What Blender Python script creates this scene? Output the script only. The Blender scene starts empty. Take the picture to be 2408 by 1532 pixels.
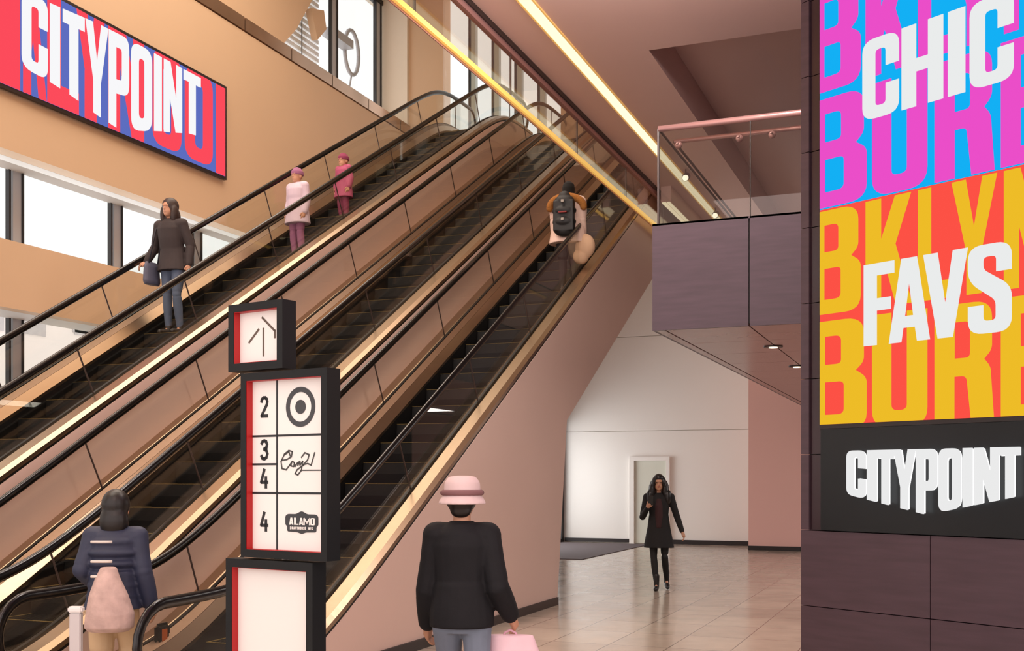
import bpy, bmesh, math, random
from mathutils import Vector, Matrix, geometry
random.seed(7)
SC = bpy.context.scene
COL = SC.collection
R = math.radians
# ------------------------------------------------------------------ camera
F_PX, HORIZ = 2606.0, 1126.0
YAW = R(21.4); EYE = 1.65
cam = bpy.data.cameras.new('camera'); cam.sensor_width = 36.0
cam.lens = 36.0 * F_PX / 2408.0
cam.shift_y = (HORIZ - 766.0) / 2408.0
cam.clip_end = 200
co = bpy.data.objects.new('camera', cam); COL.objects.link(co)
co.location = (0, 0, EYE); co.rotation_euler = (R(90), 0, YAW)
SC.camera = co
# ------------------------------------------------------------------ world, exposure
SC.view_settings.view_transform = 'Standard'; SC.view_settings.look = 'None'
SC.view_settings.gamma = 1.0; SC.view_settings.use_curve_mapping = False
SC.view_settings.exposure = 0.0
W = bpy.data.worlds.new('sky'); SC.world = W; W.use_nodes = True
wn = W.node_tree.nodes; wl = W.node_tree.links; wn.clear()
wo = wn.new('ShaderNodeOutputWorld'); bg = wn.new('ShaderNodeBackground')
tc = wn.new('ShaderNodeTexCoord'); dt = wn.new('ShaderNodeVectorMath'); dt.operation = 'DOT_PRODUCT'
dt.inputs[1].default_value = Vector((-0.86, 0.5, 0.1)).normalized()
mr = wn.new('ShaderNodeMapRange'); mr.interpolation_type = 'SMOOTHSTEP'
mr.inputs['From Min'].default_value = -0.25; mr.inputs['From Max'].default_value = 0.45
mx = wn.new('ShaderNodeMix'); mx.data_type = 'RGBA'
mx.inputs[6].default_value = (1.9, 1.62, 1.55, 1)      # dim street side behind the camera
mx.inputs[7].default_value = (1.18, 1.17, 1.15, 1)       # overcast sky beyond the facade
wl.new(tc.outputs['Generated'], dt.inputs[0]); wl.new(dt.outputs['Value'], mr.inputs['Value'])
wl.new(mr.outputs['Result'], mx.inputs[0]); wl.new(mx.outputs[2], bg.inputs['Color'])
wl.new(bg.outputs[0], wo.inputs[0]); bg.inputs['Strength'].default_value = 1.0

def area(name, loc, rot, sx, sy, power, color):
    l = bpy.data.lights.new(name, 'AREA'); l.shape = 'RECTANGLE'; l.size = sx; l.size_y = sy
    l.energy = power; l.color = color
    o = bpy.data.objects.new(name, l); COL.objects.link(o); o.location = loc; o.rotation_euler = rot
    return o
area('atrium_roof_light', (-8.0, 9.0, 12.6), (0, 0, 0), 7, 16, 1500, (1.0, 0.88, 0.76))
area('facade_daylight', (-12.0, 12, 7.0), (0, R(-90), 0), 4, 18, 260, (0.95, 0.98, 1.0))
area('hall_fill', (-2.6, 9.45, 6.45), (R(30), 0, 0), 2.6, 1.0, 240, (1.0, 0.90, 0.84))  # added fill lamp out of view, tilted to brighten the hall
area('hidden_soffit_fill', (0.9, 18.0, 3.15), (0, 0, 0), 1.2, 9, 270, (1.0, 0.93, 0.88))  # added fill lamp hidden by the column, brightens floor, pier and wall
area('lobby_light', (-2.0, 1.0, 6.45), (0, 0, 0), 3.5, 5, 150, (1.0, 0.84, 0.80))
area('entrance_daylight', (-9.7, 25.0, 1.6), (0, R(-90), 0), 2.8, 3.6, 130, (0.97, 0.98, 1.0))

# ------------------------------------------------------------------ helpers
def lin(c):
    c /= 255.0
    return c / 12.92 if c <= 0.04045 else ((c + 0.055) / 1.055) ** 2.4
def rgb(r, g, b): return (lin(r), lin(g), lin(b), 1)

def mat(name, c, rough=0.5, metal=0.0, noise=0.0, nscale=6.0, emit=0.0, spec=0.5, stretch=(1, 1, 1), bump=0.0, coat=0.0):
    m = bpy.data.materials.new(name); m.use_nodes = True
    nt = m.node_tree; b = nt.nodes['Principled BSDF']
    b.inputs['Base Color'].default_value = c
    b.inputs['Roughness'].default_value = rough; b.inputs['Metallic'].default_value = metal
    b.inputs['Specular IOR Level'].default_value = spec
    b.inputs['Coat Weight'].default_value = coat; b.inputs['Coat Roughness'].default_value = 0.08
    if emit:
        b.inputs['Emission Color'].default_value = c; b.inputs['Emission Strength'].default_value = emit
    t = nt.nodes.new('ShaderNodeTexCoord'); mp = nt.nodes.new('ShaderNodeMapping'); mp.inputs['Scale'].default_value = stretch
    nz = nt.nodes.new('ShaderNodeTexNoise'); nz.inputs['Scale'].default_value = nscale; nz.inputs['Detail'].default_value = 5
    nt.links.new(t.outputs['Object'], mp.inputs['Vector']); nt.links.new(mp.outputs[0], nz.inputs['Vector'])
    if noise:
        mrr = nt.nodes.new('ShaderNodeMapRange'); mrr.inputs['To Min'].default_value = 1 - noise; mrr.inputs['To Max'].default_value = 1 + noise
        nt.links.new(nz.outputs['Fac'], mrr.inputs['Value'])
        vm = nt.nodes.new('ShaderNodeVectorMath'); vm.operation = 'SCALE'; vm.inputs[0].default_value = c[:3]
        nt.links.new(mrr.outputs[0], vm.inputs['Scale']); nt.links.new(vm.outputs[0], b.inputs['Base Color'])
    if bump:
        bp = nt.nodes.new('ShaderNodeBump'); bp.inputs['Strength'].default_value = bump; bp.inputs['Distance'].default_value = 0.01
        nt.links.new(nz.outputs['Fac'], bp.inputs['Height']); nt.links.new(bp.outputs[0], b.inputs['Normal'])
    return m

def emis(name, c, s):
    m = bpy.data.materials.new(name); m.use_nodes = True; nt = m.node_tree; nt.nodes.clear()
    o = nt.nodes.new('ShaderNodeOutputMaterial'); e = nt.nodes.new('ShaderNodeEmission')
    e.inputs[0].default_value = c; e.inputs[1].default_value = s; nt.links.new(e.outputs[0], o.inputs[0]); return m

def glass(name, tint=(0.86, 0.88, 0.84), refl=1.0, ior=1.5, rough=0.0):
    m = bpy.data.materials.new(name); m.use_nodes = True; nt = m.node_tree; nt.nodes.clear()
    o = nt.nodes.new('ShaderNodeOutputMaterial'); t = nt.nodes.new('ShaderNodeBsdfTransparent'); g = nt.nodes.new('ShaderNodeBsdfGlossy')
    t.inputs[0].default_value = (*tint, 1); g.inputs['Roughness'].default_value = rough
    fr = nt.nodes.new('ShaderNodeLayerWeight'); fr.inputs[0].default_value = 0.5
    pw = nt.nodes.new('ShaderNodeMath'); pw.operation = 'POWER'; pw.inputs[1].default_value = 4.0
    mu = nt.nodes.new('ShaderNodeMath'); mu.operation = 'MULTIPLY_ADD'; mu.inputs[1].default_value = 0.8 * refl; mu.inputs[2].default_value = 0.04 * refl; mu.use_clamp = True
    mi = nt.nodes.new('ShaderNodeMixShader')
    nt.links.new(fr.outputs['Facing'], pw.inputs[0]); nt.links.new(pw.outputs[0], mu.inputs[0]); nt.links.new(mu.outputs[0], mi.inputs[0])
    nt.links.new(t.outputs[0], mi.inputs[1]); nt.links.new(g.outputs[0], mi.inputs[2]); nt.links.new(mi.outputs[0], o.inputs[0])
    return m

M = dict(
    pinkwall=mat('pinkish_cladding', rgb(218, 188, 176), 0.42, noise=0.04, nscale=1.2, spec=0.4, coat=0.15),
    tan=mat('tan_wall', rgb(204, 174, 142), 0.55, noise=0.03, nscale=0.7),
    beige=mat('beige_plaster', rgb(226, 216, 198), 0.6, noise=0.02),
    white=mat('white_wall', rgb(238, 233, 227), 0.45, noise=0.02, nscale=0.8),
    soffit=mat('grey_white_soffit', rgb(214, 212, 208), 0.6),
    ceil=mat('mauve_ceiling', rgb(240, 204, 198), 0.55, noise=0.03, nscale=0.6),
    dark=mat('dark_trim', rgb(34, 26, 26), 0.35),
    steel=mat('brushed_steel', rgb(180, 156, 132), 0.30, metal=1.0, noise=0.06, nscale=14, stretch=(1, 0.05, 1)),
    brown=mat('bronze_strip', rgb(120, 96, 78), 0.35, metal=0.8, noise=0.1, nscale=20),
    black=mat('black_skirt', rgb(12, 11, 11), 0.4, spec=0.35),
    step=mat('step_metal', rgb(10, 10, 10), 0.55, spec=0.25, metal=0.0, noise=0.15, nscale=30, stretch=(1, 1, 1)),
    stepline=mat('step_edge_yellow', rgb(120, 100, 50), 0.5),
    rubber=mat('handrail_rubber', rgb(14, 12, 12), 0.22, spec=0.6),
    chrome=mat('chrome', rgb(200, 196, 192), 0.12, metal=1.0),
    glass=glass('balustrade_glass', (0.955, 0.955, 0.93), 0.8),
    winglass=glass('window_glass', (0.97, 0.98, 0.98), 0.6),
    joint=mat('glass_joint', rgb(62, 48, 44), 0.4),
    purple=mat('purple_panel', rgb(76, 59, 68), 0.36, noise=0.3, nscale=3.0, stretch=(1, 1, 9), metal=0.1),
    gold=mat('gold_trim', rgb(255, 204, 104), 0.3, noise=0.03, nscale=9, emit=0.55),  # trim is no lamp; emission paints in its brightness
    mull=mat('grey_mullion', rgb(176, 179, 184), 0.4),
    mulld=mat('dark_mullion', rgb(40, 40, 42), 0.4),
    pipe=mat('pink_steel_pipe', rgb(196, 150, 148), 0.3, metal=0.6),
    copper=mat('copper_coping', rgb(176, 150, 128), 0.2, metal=0.85, noise=0.3, nscale=1.6),
)
def finish(name, bm, m, parent=None, smooth=False, kind=None):
    me = bpy.data.meshes.new(name); bmesh.ops.recalc_face_normals(bm, faces=bm.faces[:]); bm.to_mesh(me); bm.free()
    o = bpy.data.objects.new(name, me); COL.objects.link(o)
    for mm in (m if isinstance(m, (list, tuple)) else [m]): me.materials.append(mm)
    if smooth:
        for p in me.polygons: p.use_smooth = True
    if parent is not None: o.parent = parent
    if kind: o['kind'] = kind
    return o
def tag(o, label, cat, group=None, kind=None):
    o['label'] = label; o['category'] = cat
    if group: o['group'] = group
    if kind: o['kind'] = kind
    return o
def thing(name, label, cat, loc=(0, 0, 0), rotz=0.0, group=None):
    o = bpy.data.objects.new(name, None); COL.objects.link(o); o.empty_display_size = 0.1
    o.location = loc; o.rotation_euler = (0, 0, rotz); return tag(o, label, cat, group)
def dup(o, parent=None):
    c = o.copy(); COL.objects.link(c)
    if parent is not None: c.parent = parent
    for ch in list(o.children): dup(ch, c)
    return c
def box(bm, x0, x1, y0, y1, z0, z1, M4=None, mi=0):
    vs = [bm.verts.new((x, y, z)) for x in (x0, x1) for y in (y0, y1) for z in (z0, z1)]
    for q in ((0, 1, 3, 2), (4, 6, 7, 5), (0, 4, 5, 1), (2, 3, 7, 6), (0, 2, 6, 4), (1, 5, 7, 3)):
        f = bm.faces.new([vs[i] for i in q]); f.material_index = mi
    if M4 is not None: bmesh.ops.transform(bm, matrix=M4, verts=vs)
    return vs
def boxobj(name, x0, x1, y0, y1, z0, z1, m, parent=None, kind=None, bev=0.0):
    bm = bmesh.new(); box(bm, x0, x1, y0, y1, z0, z1)
    if bev: bmesh.ops.bevel(bm, geom=bm.edges[:], offset=bev, segments=2, affect='EDGES')
    return finish(name, bm, m, parent, kind=kind)
def prism(bm, poly, axis, a, b, mi=0):
    """poly of 2D points extruded along axis (0=x: poly is (y,z); 1=y: (x,z); 2=z: (x,y))"""
    def P(p, t):
        return {0: (t, p[0], p[1]), 1: (p[0], t, p[1]), 2: (p[0], p[1], t)}[axis]
    A = [bm.verts.new(P(p, a)) for p in poly]; B = [bm.verts.new(P(p, b)) for p in poly]
    n = len(poly)
    tris = geometry.tessellate_polygon([[Vector((p[0], p[1], 0)) for p in poly]])
    for t in tris:
        for V in (A, B):
            try: bm.faces.new([V[i] for i in t]).material_index = mi
            except ValueError: pass
    for i in range(n):
        bm.faces.new((A[i], A[(i + 1) % n], B[(i + 1) % n], B[i])).material_index = mi
def tube(bm, pts, rad, n=10, flat=1.0, cap=True, up=Vector((0, 0, 1))):
    pts = [Vector(p) for p in pts]
    if not isinstance(rad, (list, tuple)): rad = [rad] * len(pts)
    rings = []
    for i, p in enumerate(pts):
        d = (pts[min(i + 1, len(pts) - 1)] - pts[max(i - 1, 0)]).normalized()
        s = d.cross(up)
        if s.length < 1e-3: s = d.cross(Vector((0, 1, 0)))
        s.normalize(); u = s.cross(d)
        rings.append([bm.verts.new(p + (s * math.cos(2 * math.pi * k / n) + u * math.sin(2 * math.pi * k / n) * flat) * rad[i]) for k in range(n)])
    for a, b in zip(rings, rings[1:]):
        for k in range(n): bm.faces.new((a[k], a[(k + 1) % n], b[(k + 1) % n], b[k]))
    if cap: bm.faces.new(rings[0][::-1]); bm.faces.new(rings[-1])
def ball(bm, c, rx, ry=None, rz=None, n=12, rot=None):
    ry = ry or rx; rz = rz or rx
    Mx = Matrix.Translation(Vector(c)) @ (rot.to_4x4() if rot else Matrix()) @ Matrix.Diagonal((rx, ry, rz, 1))
    bmesh.ops.create_uvsphere(bm, u_segments=n * 2, v_segments=n, radius=1, matrix=Mx)
def cyl(bm, p0, p1, r, n=16): tube(bm, [p0, p1], r, n)

# ------------------------------------------------------------------ the setting
boxobj('floor', -12.6, 3.5, -3, 27.6, -0.3, 0, None or mat('tmp', rgb(190, 178, 165), 0.2), kind='structure')
fl = bpy.data.objects['floor']
def tile_mat():
    m = bpy.data.materials.new('polished_floor_tiles'); m.use_nodes = True; nt = m.node_tree; b = nt.nodes['Principled BSDF']
    t = nt.nodes.new('ShaderNodeTexCoord'); br = nt.nodes.new('ShaderNodeTexBrick')
    mp = nt.nodes.new('ShaderNodeMapping'); mp.inputs['Location'].default_value = (0.12, 0.2, 0)
    br.offset = 0; br.inputs['Scale'].default_value = 1.0
    br.inputs['Brick Width'].default_value = 0.6; br.inputs['Row Height'].default_value = 0.9
    br.inputs['Mortar Size'].default_value = 0.006; br.inputs['Mortar Smooth'].default_value = 0.2; br.inputs['Bias'].default_value = 0.0
    br.inputs['Color1'].default_value = rgb(192, 176, 160); br.inputs['Color2'].default_value = rgb(176, 160, 146)
    br.inputs['Mortar'].default_value = rgb(118, 100, 90)
    nz = nt.nodes.new('ShaderNodeTexNoise'); nz.inputs['Scale'].default_value = 2.2; nz.inputs['Detail'].default_value = 6
    mr = nt.nodes.new('ShaderNodeMapRange'); mr.inputs['To Min'].default_value = 0.8; mr.inputs['To Max'].default_value = 1.15
    vm = nt.nodes.new('ShaderNodeVectorMath'); vm.operation = 'SCALE'
    nt.links.new(t.outputs['Object'], mp.inputs[0]); nt.links.new(mp.outputs[0], br.inputs['Vector']); nt.links.new(t.outputs['Object'], nz.inputs['Vector'])
    nt.links.new(nz.outputs['Fac'], mr.inputs['Value']); nt.links.new(br.outputs['Color'], vm.inputs[0]); nt.links.new(mr.outputs[0], vm.inputs['Scale'])
    nt.links.new(vm.outputs[0], b.inputs['Base Color'])
    m2 = nt.nodes.new('ShaderNodeMapRange'); m2.inputs['To Min'].default_value = 0.08; m2.inputs['To Max'].default_value = 0.26
    nt.links.new(nz.outputs['Fac'], m2.inputs['Value']); nt.links.new(m2.outputs[0], b.inputs['Roughness'])
    return m
fl.data.materials.clear(); fl.data.materials.append(tile_mat())

CEIL = 6.6; CX = -4.62
# ceiling slab with a recessed coffer
bm = bmesh.new()
for x0, x1, y0, y1 in ((CX, -3.2, -3, 27.6), (-3.2, 3.5, -3, 12.5)):
    box(bm, x0, x1, y0, y1, CEIL, 8.0)
box(bm, -3.2, 3.5, 12.5, 27.6, CEIL + 0.5, 8.0)
finish('ceiling', bm, M['ceil'], kind='structure')
boxobj('trim_ceiling_edge', CX - 0.03, CX + 0.05, -3, 27.5, CEIL - 0.06, CEIL + 0.25, M['dark'], kind='structure')
boxobj('ceiling_atrium', -12.6, CX, -3, 23.5, 12.8, 13.0, M['beige'], kind='structure')
boxobj('wall_above_slab', CX, CX + 0.15, -3, 23.0, 8.0, 12.8, M['tan'], kind='structure')
# back wall of the hall, with joints
bm = bmesh.new()
prev = 0.0
for z in (2.86, 5.26, 8.1):
    box(bm, -9.3, -4.2, 27.4, 27.6, prev + 0.006, z - 0.006); prev = z
finish('wall_back', bm, M['white'], kind='structure')
boxobj('wall_back_joint', -9.3, 3.5, 27.45, 27.6, 0, 8.1, M['beige'], kind='structure')
boxobj('wall_back_pier', -4.25, 3.0, 25.8, 27.39, 0, CEIL + 0.5, mat('rosy_wall', rgb(238, 190, 180), 0.4), kind='structure')
boxobj('baseboard_back', -9.25, -7.52, 27.36, 27.42, 0.02, 0.11, M['dark'], kind='structure')
boxobj('baseboard_back_middle', -6.45, -4.26, 27.36, 27.42, 0.0, 0.11, M['dark'], kind='structure')
boxobj('baseboard_pier', -4.25, 2.0, 25.76, 25.81, 0, 0.10, M['dark'], kind='structure')
boxobj('wall_right', 3.3, 3.5, 6.6, 27.6, 0, 8.0, M['purple'], kind='structure')
# door in the back wall
dr = thing('door_1', '', ''); del dr['label']; del dr['category']; dr['kind'] = 'structure'
boxobj('frame', -7.5, -7.38, 27.3, 27.42, 0, 2.2, M['white'], dr, kind='structure')
boxobj('frame', -6.55, -6.46, 27.3, 27.42, 0, 2.2, M['white'], dr, kind='structure')
boxobj('frame', -7.38, -6.55, 27.3, 27.42, 2.1, 2.2, M['white'], dr, kind='structure')
boxobj('door_leaf', -7.38, -6.55, 27.37, 27.41, 0.01, 2.1, mat('door_paint', rgb(214, 214, 200), 0.4), dr, kind='structure')
# entrance glazing on the left end of the back wall
bm = bmesh.new()
box(bm, -9.4, -9.28, 27.2, 27.4, 0, 3.2); box(bm, -9.4, -9.28, 24.0, 24.12, 0, 3.2); box(bm, -9.4, -9.28, 24.1, 27.2, 3.05, 3.2); box(bm, -9.4, -9.28, 24.1, 27.2, 0, 0.08)
o = finish('window_3', bm, M['mulld'], kind='structure')
boxobj('pane', -9.35, -9.33, 24.12, 27.2, 0.08, 3.05, M['winglass'], o)
boxobj('wall_entrance_head', -9.4, -9.28, 23.1, 27.4, 3.2, 8.1, M['white'], kind='structure')
# entrance mat
bm = bmesh.new(); prism(bm, [(-9.2, 27.0), (-9.2, 21.45), (-6.88, 21.45), (-6.88, 27.0)], 2, 0.001, 0.012)
tag(finish('entrance_mat', bm, mat('mat_fibre', rgb(92, 80, 82), 0.9, noise=0.2, nscale=60)), 'dark grey entrance mat on the tiled floor by the white back wall', 'mat')

# left fascia (level two) and lower bands
FX = -11.55
boxobj('wall_left_fascia', FX - 0.25, FX, -3, 23.1, 6.0, 9.55, M['tan'], kind='structure')
boxobj('wall_left_soffit', -12.3, FX - 0.255, -3, 23.1, 6.0, 6.12, M['soffit'], kind='structure')
boxobj('wall_left_lower_band', FX - 0.2, FX, -3, 23.1, 3.91, 4.81, M['tan'], kind='structure')
boxobj('wall_left_lower_soffit', -12.3, FX - 0.205, -3, 23.1, 3.91, 4.0, M['soffit'], kind='structure')
bm = bmesh.new()
y = 3.0
while y < 22.9:
    box(bm, FX - 0.27, FX + 0.02, y + 0.012, min(y + 1.5, 23.0) - 0.012, 9.57, 9.80); y += 1.5
box(bm, FX - 0.22, FX - 0.02, -3, 23.0, 9.55, 9.78)
finish('trim_fascia_coping', bm, M['copper'], kind='structure')
# facade glazing plane x=-12.3
WX = -12.3
mull = [-2.2, -0.17, 1.86, 3.89, 5.92, 7.95, 9.98, 12.0, 14.04, 16.07, 18.4, 20.76, 22.75]
bm = bmesh.new()
for y in mull:
    box(bm, WX - 0.03, WX + 0.03, y, y + 0.15, 0, 12.8, mi=0)
    box(bm, WX - 0.03, WX + 0.04, y - 0.08, y - 0.045, 0, 12.8, mi=1)
    box(bm, WX - 0.03, WX + 0.06, y + 0.15, y + 0.175, 0, 12.8, mi=1)
for z in (0.0, 12.7):
    box(bm, WX - 0.1, WX + 0.06, -3, 23.1, z, z + 0.12, mi=1)
o = finish('window_1', bm, [M['mull'], M['mulld']], kind='structure')
boxobj('pane', WX - 0.01, WX + 0.005, -3, 23.1, 0, 12.8, M['winglass'], o)
# tan return wall above fascia
bm = bmesh.new(); prism(bm, [(-3, 9.3), (18.3, 9.3), (18.25, 10.0), (18.75, 10.5), (19.4, 11.4), (20.3, 12.8), (-3, 12.8)], 0, WX + 0.13, WX + 0.4)
finish('wall_left_upper', bm, M['tan'], kind='structure')
bm = bmesh.new(); prism(bm, [(19.7, 10.65), (20.05, 11.0), (19.95, 11.35), (19.45, 11.2)], 0, WX + 0.16, WX + 0.3)
finish('wall_left_upper_brace', bm, M['tan'], kind='structure')
# end wall of level two
EY = 23.1
boxobj('wall_end_pillar', -12.3, -11.62, EY - 0.1, EY + 0.4, 8.1, 12.8, M['beige'], kind='structure')
boxobj('wall_end', -11.62, -10.75, EY, EY + 0.4, 8.1, 12.8, M['tan'], kind='structure')
boxobj('wall_end_right', -7.9, CX, EY, EY + 0.4, 8.1, 12.8, M['tan'], kind='structure')
bm = bmesh.new()
for x in (-10.12, -9.55, -9.0, -8.45):
    box(bm, x, x + 0.035, EY, EY + 0.12, 8.1, 12.8, mi=1); box(bm, x + 0.06, x + 0.17, EY + 0.02, EY + 0.15, 8.1, 12.8, mi=0)
o = finish('window_2', bm, [mat('pale_mullion', rgb(176, 190, 184), 0.4), M['mulld']], kind='structure')
boxobj('pane', -10.75, -7.9, EY + 0.05, EY + 0.06, 8.1, 12.8, M['winglass'], o)
# upper landing slab over the entrance
boxobj('floor_level_two', -12.3, CX, 21.8, 27.6, 8.1, 8.62, M['beige'], kind='structure')

# neighbouring building outside
bm = bmesh.new(); box(bm, -30, -24, -10, 34, -1, 6.6)
nb = finish('neighbour_building', bm, mat('pale_render', rgb(232, 232, 230), 0.8, noise=0.03, nscale=0.5))
tag(nb, 'pale building outside beyond the glazed facade', 'building')
rr = random.Random(3)
mst = mat('grey_render_patch', rgb(186, 188, 190), 0.8, noise=0.2, nscale=4)
for k in range(16):
    y0 = 12 + rr.random() * 16; z0 = 3.6 + rr.random() * 2.4; w = .5 + rr.random() * .9; h = .2 + rr.random() * .3
    bm = bmesh.new(); box(bm, -24.0, -23.97, y0, y0 + w, z0, z0 + h); finish('stain', bm, mst, nb)
# blind and bracket at the upper window
bl = thing('window_blind', 'white horizontal slat blind behind the upper glass, left of the grey mullions', 'blind', (WX - 0.25, 19.6, 9.6))
bm = bmesh.new()
for k in range(22):
    z = 0.05 + k * 0.13
    box(bm, -0.03, 0.03, -1.4, 1.0, z, z + 0.082)
finish('slats', bm, mat('white_slat', rgb(250, 250, 250), 0.5, emit=0.0), bl)
bm = bmesh.new()
for y in (-0.5, 0.3): box(bm, 0.032, 0.045, y, y + 0.03, 0, 2.9)
finish('cord', bm, M['mull'], bl)
bk = thing('ring_bracket', 'grey ring shaped bracket with arm and rod against the upper window', 'bracket', (WX - 0.3, 21.8, 11.35))
bm = bmesh.new()
pts = [(0, 0.42 * math.cos(a) * 0.75 + 0.35, 0.5 * math.sin(a)) for a in [2 * math.pi * k / 24 for k in range(25)]]
tube(bm, pts, 0.045, 8); finish('ring', bm, M['mull'], bk, True)
bm = bmesh.new(); box(bm, -0.05, 0.22, -0.85, 0.05, -0.06, 0.12); finish('arm', bm, M['mull'], bk)
bm = bmesh.new(); tube(bm, [(0, 0.35, -0.5), (0, -0.1, -1.9)], 0.02, 8); finish('rod', bm, M['mull'], bk)
# ------------------------------------------------------------------ smoke curtain
sc_ = thing('glass_smoke_curtain', 'glass smoke curtain with gold lower edge, its glow painted in, hanging below the ceiling edge', 'glass curtain', (CX, 0, 0))
bm = bmesh.new()
ys = [-2.9 + 2.44 * k for k in range(13)]
for a, b in zip(ys, ys[1:]): box(bm, -0.006, 0.006, a + 0.004, min(b, 27.3) - 0.004, 5.99, CEIL)
finish('glass_panel', bm, glass('curtain_glass', (0.93, 0.88, 0.83), 0.9), sc_)
for b in ys[1:-1]:
    bm = bmesh.new(); box(bm, -0.009, 0.009, b - 0.008, b + 0.008, 6.0, CEIL - 0.05); finish('joint', bm, M['joint'], sc_)
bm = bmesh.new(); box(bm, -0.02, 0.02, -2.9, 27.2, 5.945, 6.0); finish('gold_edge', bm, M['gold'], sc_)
bm = bmesh.new(); box(bm, -0.022, -0.012, -2.9, 27.2, 5.92, 5.945); box(bm, -0.03, 0.03, -2.9, 27.3, CEIL - 0.13, CEIL - 0.05); finish('channel', bm, M['pipe'], sc_)
# linear ceiling light
ll = thing('linear_ceiling_light', 'long pale yellow linear light set in the ceiling beside the escalators', 'ceiling light', (-4.05, 12, CEIL))
bm = bmesh.new(); box(bm, -0.085, -0.065, -14.9, 15.4, -0.015, 0.02); box(bm, 0.065, 0.085, -14.9, 15.4, -0.015, 0.02)
finish('frame', bm, mat('light_frame', rgb(240, 190, 110), 0.4, emit=0.4), ll)  # frame itself gives no light; its glow is painted on by emission
bm = bmesh.new(); box(bm, -0.065, 0.065, -14.9, 15.4, -0.008, 0.02); finish('diffuser', bm, emis('warm_tube', (1.0, 0.86, 0.60, 1), 1.25), ll)
l2 = thing('added_reflection_strip', 'short bright strip added for a reflected light, seen through the balcony glass corner', 'ceiling light', (-4.42, 22.3, 6.31))  # added glowing strip in place of a light's reflection in the glass
bm = bmesh.new(); box(bm, -0.06, 0.0, -3.9, 4.8, 0, 0.02); box(bm, 0.025, 0.07, -3.9, 4.8, 0, 0.02); finish('reflected_strip', bm, emis('reflected_strip_glow', (1.0, 0.85, 0.6, 1), 1.3), l2)
bm = bmesh.new(); box(bm, -0.08, 0.09, -3.9, 4.8, 0.02, 0.288); finish('housing', bm, M['ceil'], l2)

# ------------------------------------------------------------------ balcony (structure) and its guard
BX, BY, BZ0, BZ1 = -2.84, 11.24, 3.185, 4.29
bm = bmesh.new()
box(bm, BX + 0.03, 1.6, BY + 0.03, 25.8, BZ0 + 0.03, BZ1 - 0.02, mi=1)
for a, b in ((BX, -1.852), (-1.838, -0.85), (-0.836, 0.15), (0.164, 1.15)):
    box(bm, a, b, BY, BY + 0.03, BZ0, BZ1)
y = BY + 0.034
while y < 25.5:
    e = min(y + 1.2, 25.79)
    box(bm, BX, BX + 0.03, y, e - 0.012, BZ0, BZ1)
    for a, b in ((BX + 0.03, -2.72), (-2.70, -1.852), (-1.838, -0.85), (-0.836, 0.15), (0.164, 1.15)):
        box(bm, a, b, y, e - 0.012, BZ0, BZ0 + 0.03, mi=2)
    y = e
box(bm, BX, 1.6, BY, 25.8, BZ1 - 0.02, BZ1)
finish('wall_balcony', bm, [M['purple'], M['dark'], mat('mauve_soffit_panel', rgb(150, 118, 116), 0.22, noise=0.06, nscale=2)], kind='structure')
gd = thing('balcony_guardrail', 'glass balcony guardrail with pinkish steel top rail above the purple panels', 'railing', (0, 0, BZ1))
bm = bmesh.new()
tube(bm, [(-2.79, BY + 0.06, 1.0), (1.4, BY + 0.06, 1.0)], 0.032, 12); finish('top_rail', bm, M['pipe'], gd, True)
bm = bmesh.new(); tube(bm, [(-2.79, BY + 0.06, 1.0), (-2.79, 24.0, 1.0)], 0.014, 10); finish('side_rail', bm, M['joint'], gd, True)
bm = bmesh.new(); tube(bm, [(-2.66, BY + 0.22, 0.90), (1.4, BY + 0.22, 0.90)], 0.024, 12); finish('handrail', bm, M['pipe'], gd, True)
bm = bmesh.new(); tube(bm, [(-2.66, BY + 0.22, 0.90), (-2.66, 24.0, 0.90)], 0.014, 10); finish('handrail', bm, M['joint'], gd, True)
for x in (-2.6, -1.97, -1.64, -1.0, -0.4):
    bm = bmesh.new(); ball(bm, (x, BY + 0.16, 0.84), 0.038, 0.038, 0.038, 8); cyl(bm, (x, BY + 0.07, 0.83), (x, BY + 0.22, 0.89), 0.012, 8)
    finish('bracket', bm, M['pipe'], gd, True)
for x0, x1 in ((-2.79, -1.845), (-1.838, -0.85), (-0.84, 1.4)):
    boxobj('glass_panel', x0, x1, BY + 0.05, BY + 0.062, 0, 0.97, M['glass'], gd)
boxobj('glass_panel', -2.796, -2.784, BY + 0.07, 24.0, 0, 0.97, M['glass'], gd)
boxobj('corner_seam', -2.80, -2.78, BY + 0.045, BY + 0.068, 0, 1.0, M['joint'], gd)
boxobj('panel_seam', -1.846, -1.838, BY + 0.045, BY + 0.068, 0, 0.98, M['joint'], gd)
# downlights
for x, y, lab in ((-1.87, 13.08, 'round downlight in the balcony underside, the one nearer the purple fascia'), (-1.9, 15.5, 'round downlight in the balcony underside, the one partly behind the column')):
    d = thing('downlight', lab, 'downlight', (x, y, BZ0), 0, 'balcony downlights')
    bm = bmesh.new(); cyl(bm, (0, 0, -0.012), (0, 0, 0.02), 0.11, 24); finish('rim', bm, M['dark'], d)
    bm = bmesh.new(); cyl(bm, (0, 0, -0.02), (0, 0, 0.0), 0.05, 20); finish('lens', bm, emis('lens_glow', (1, .85, .62, 1), 2.2), d)
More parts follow.
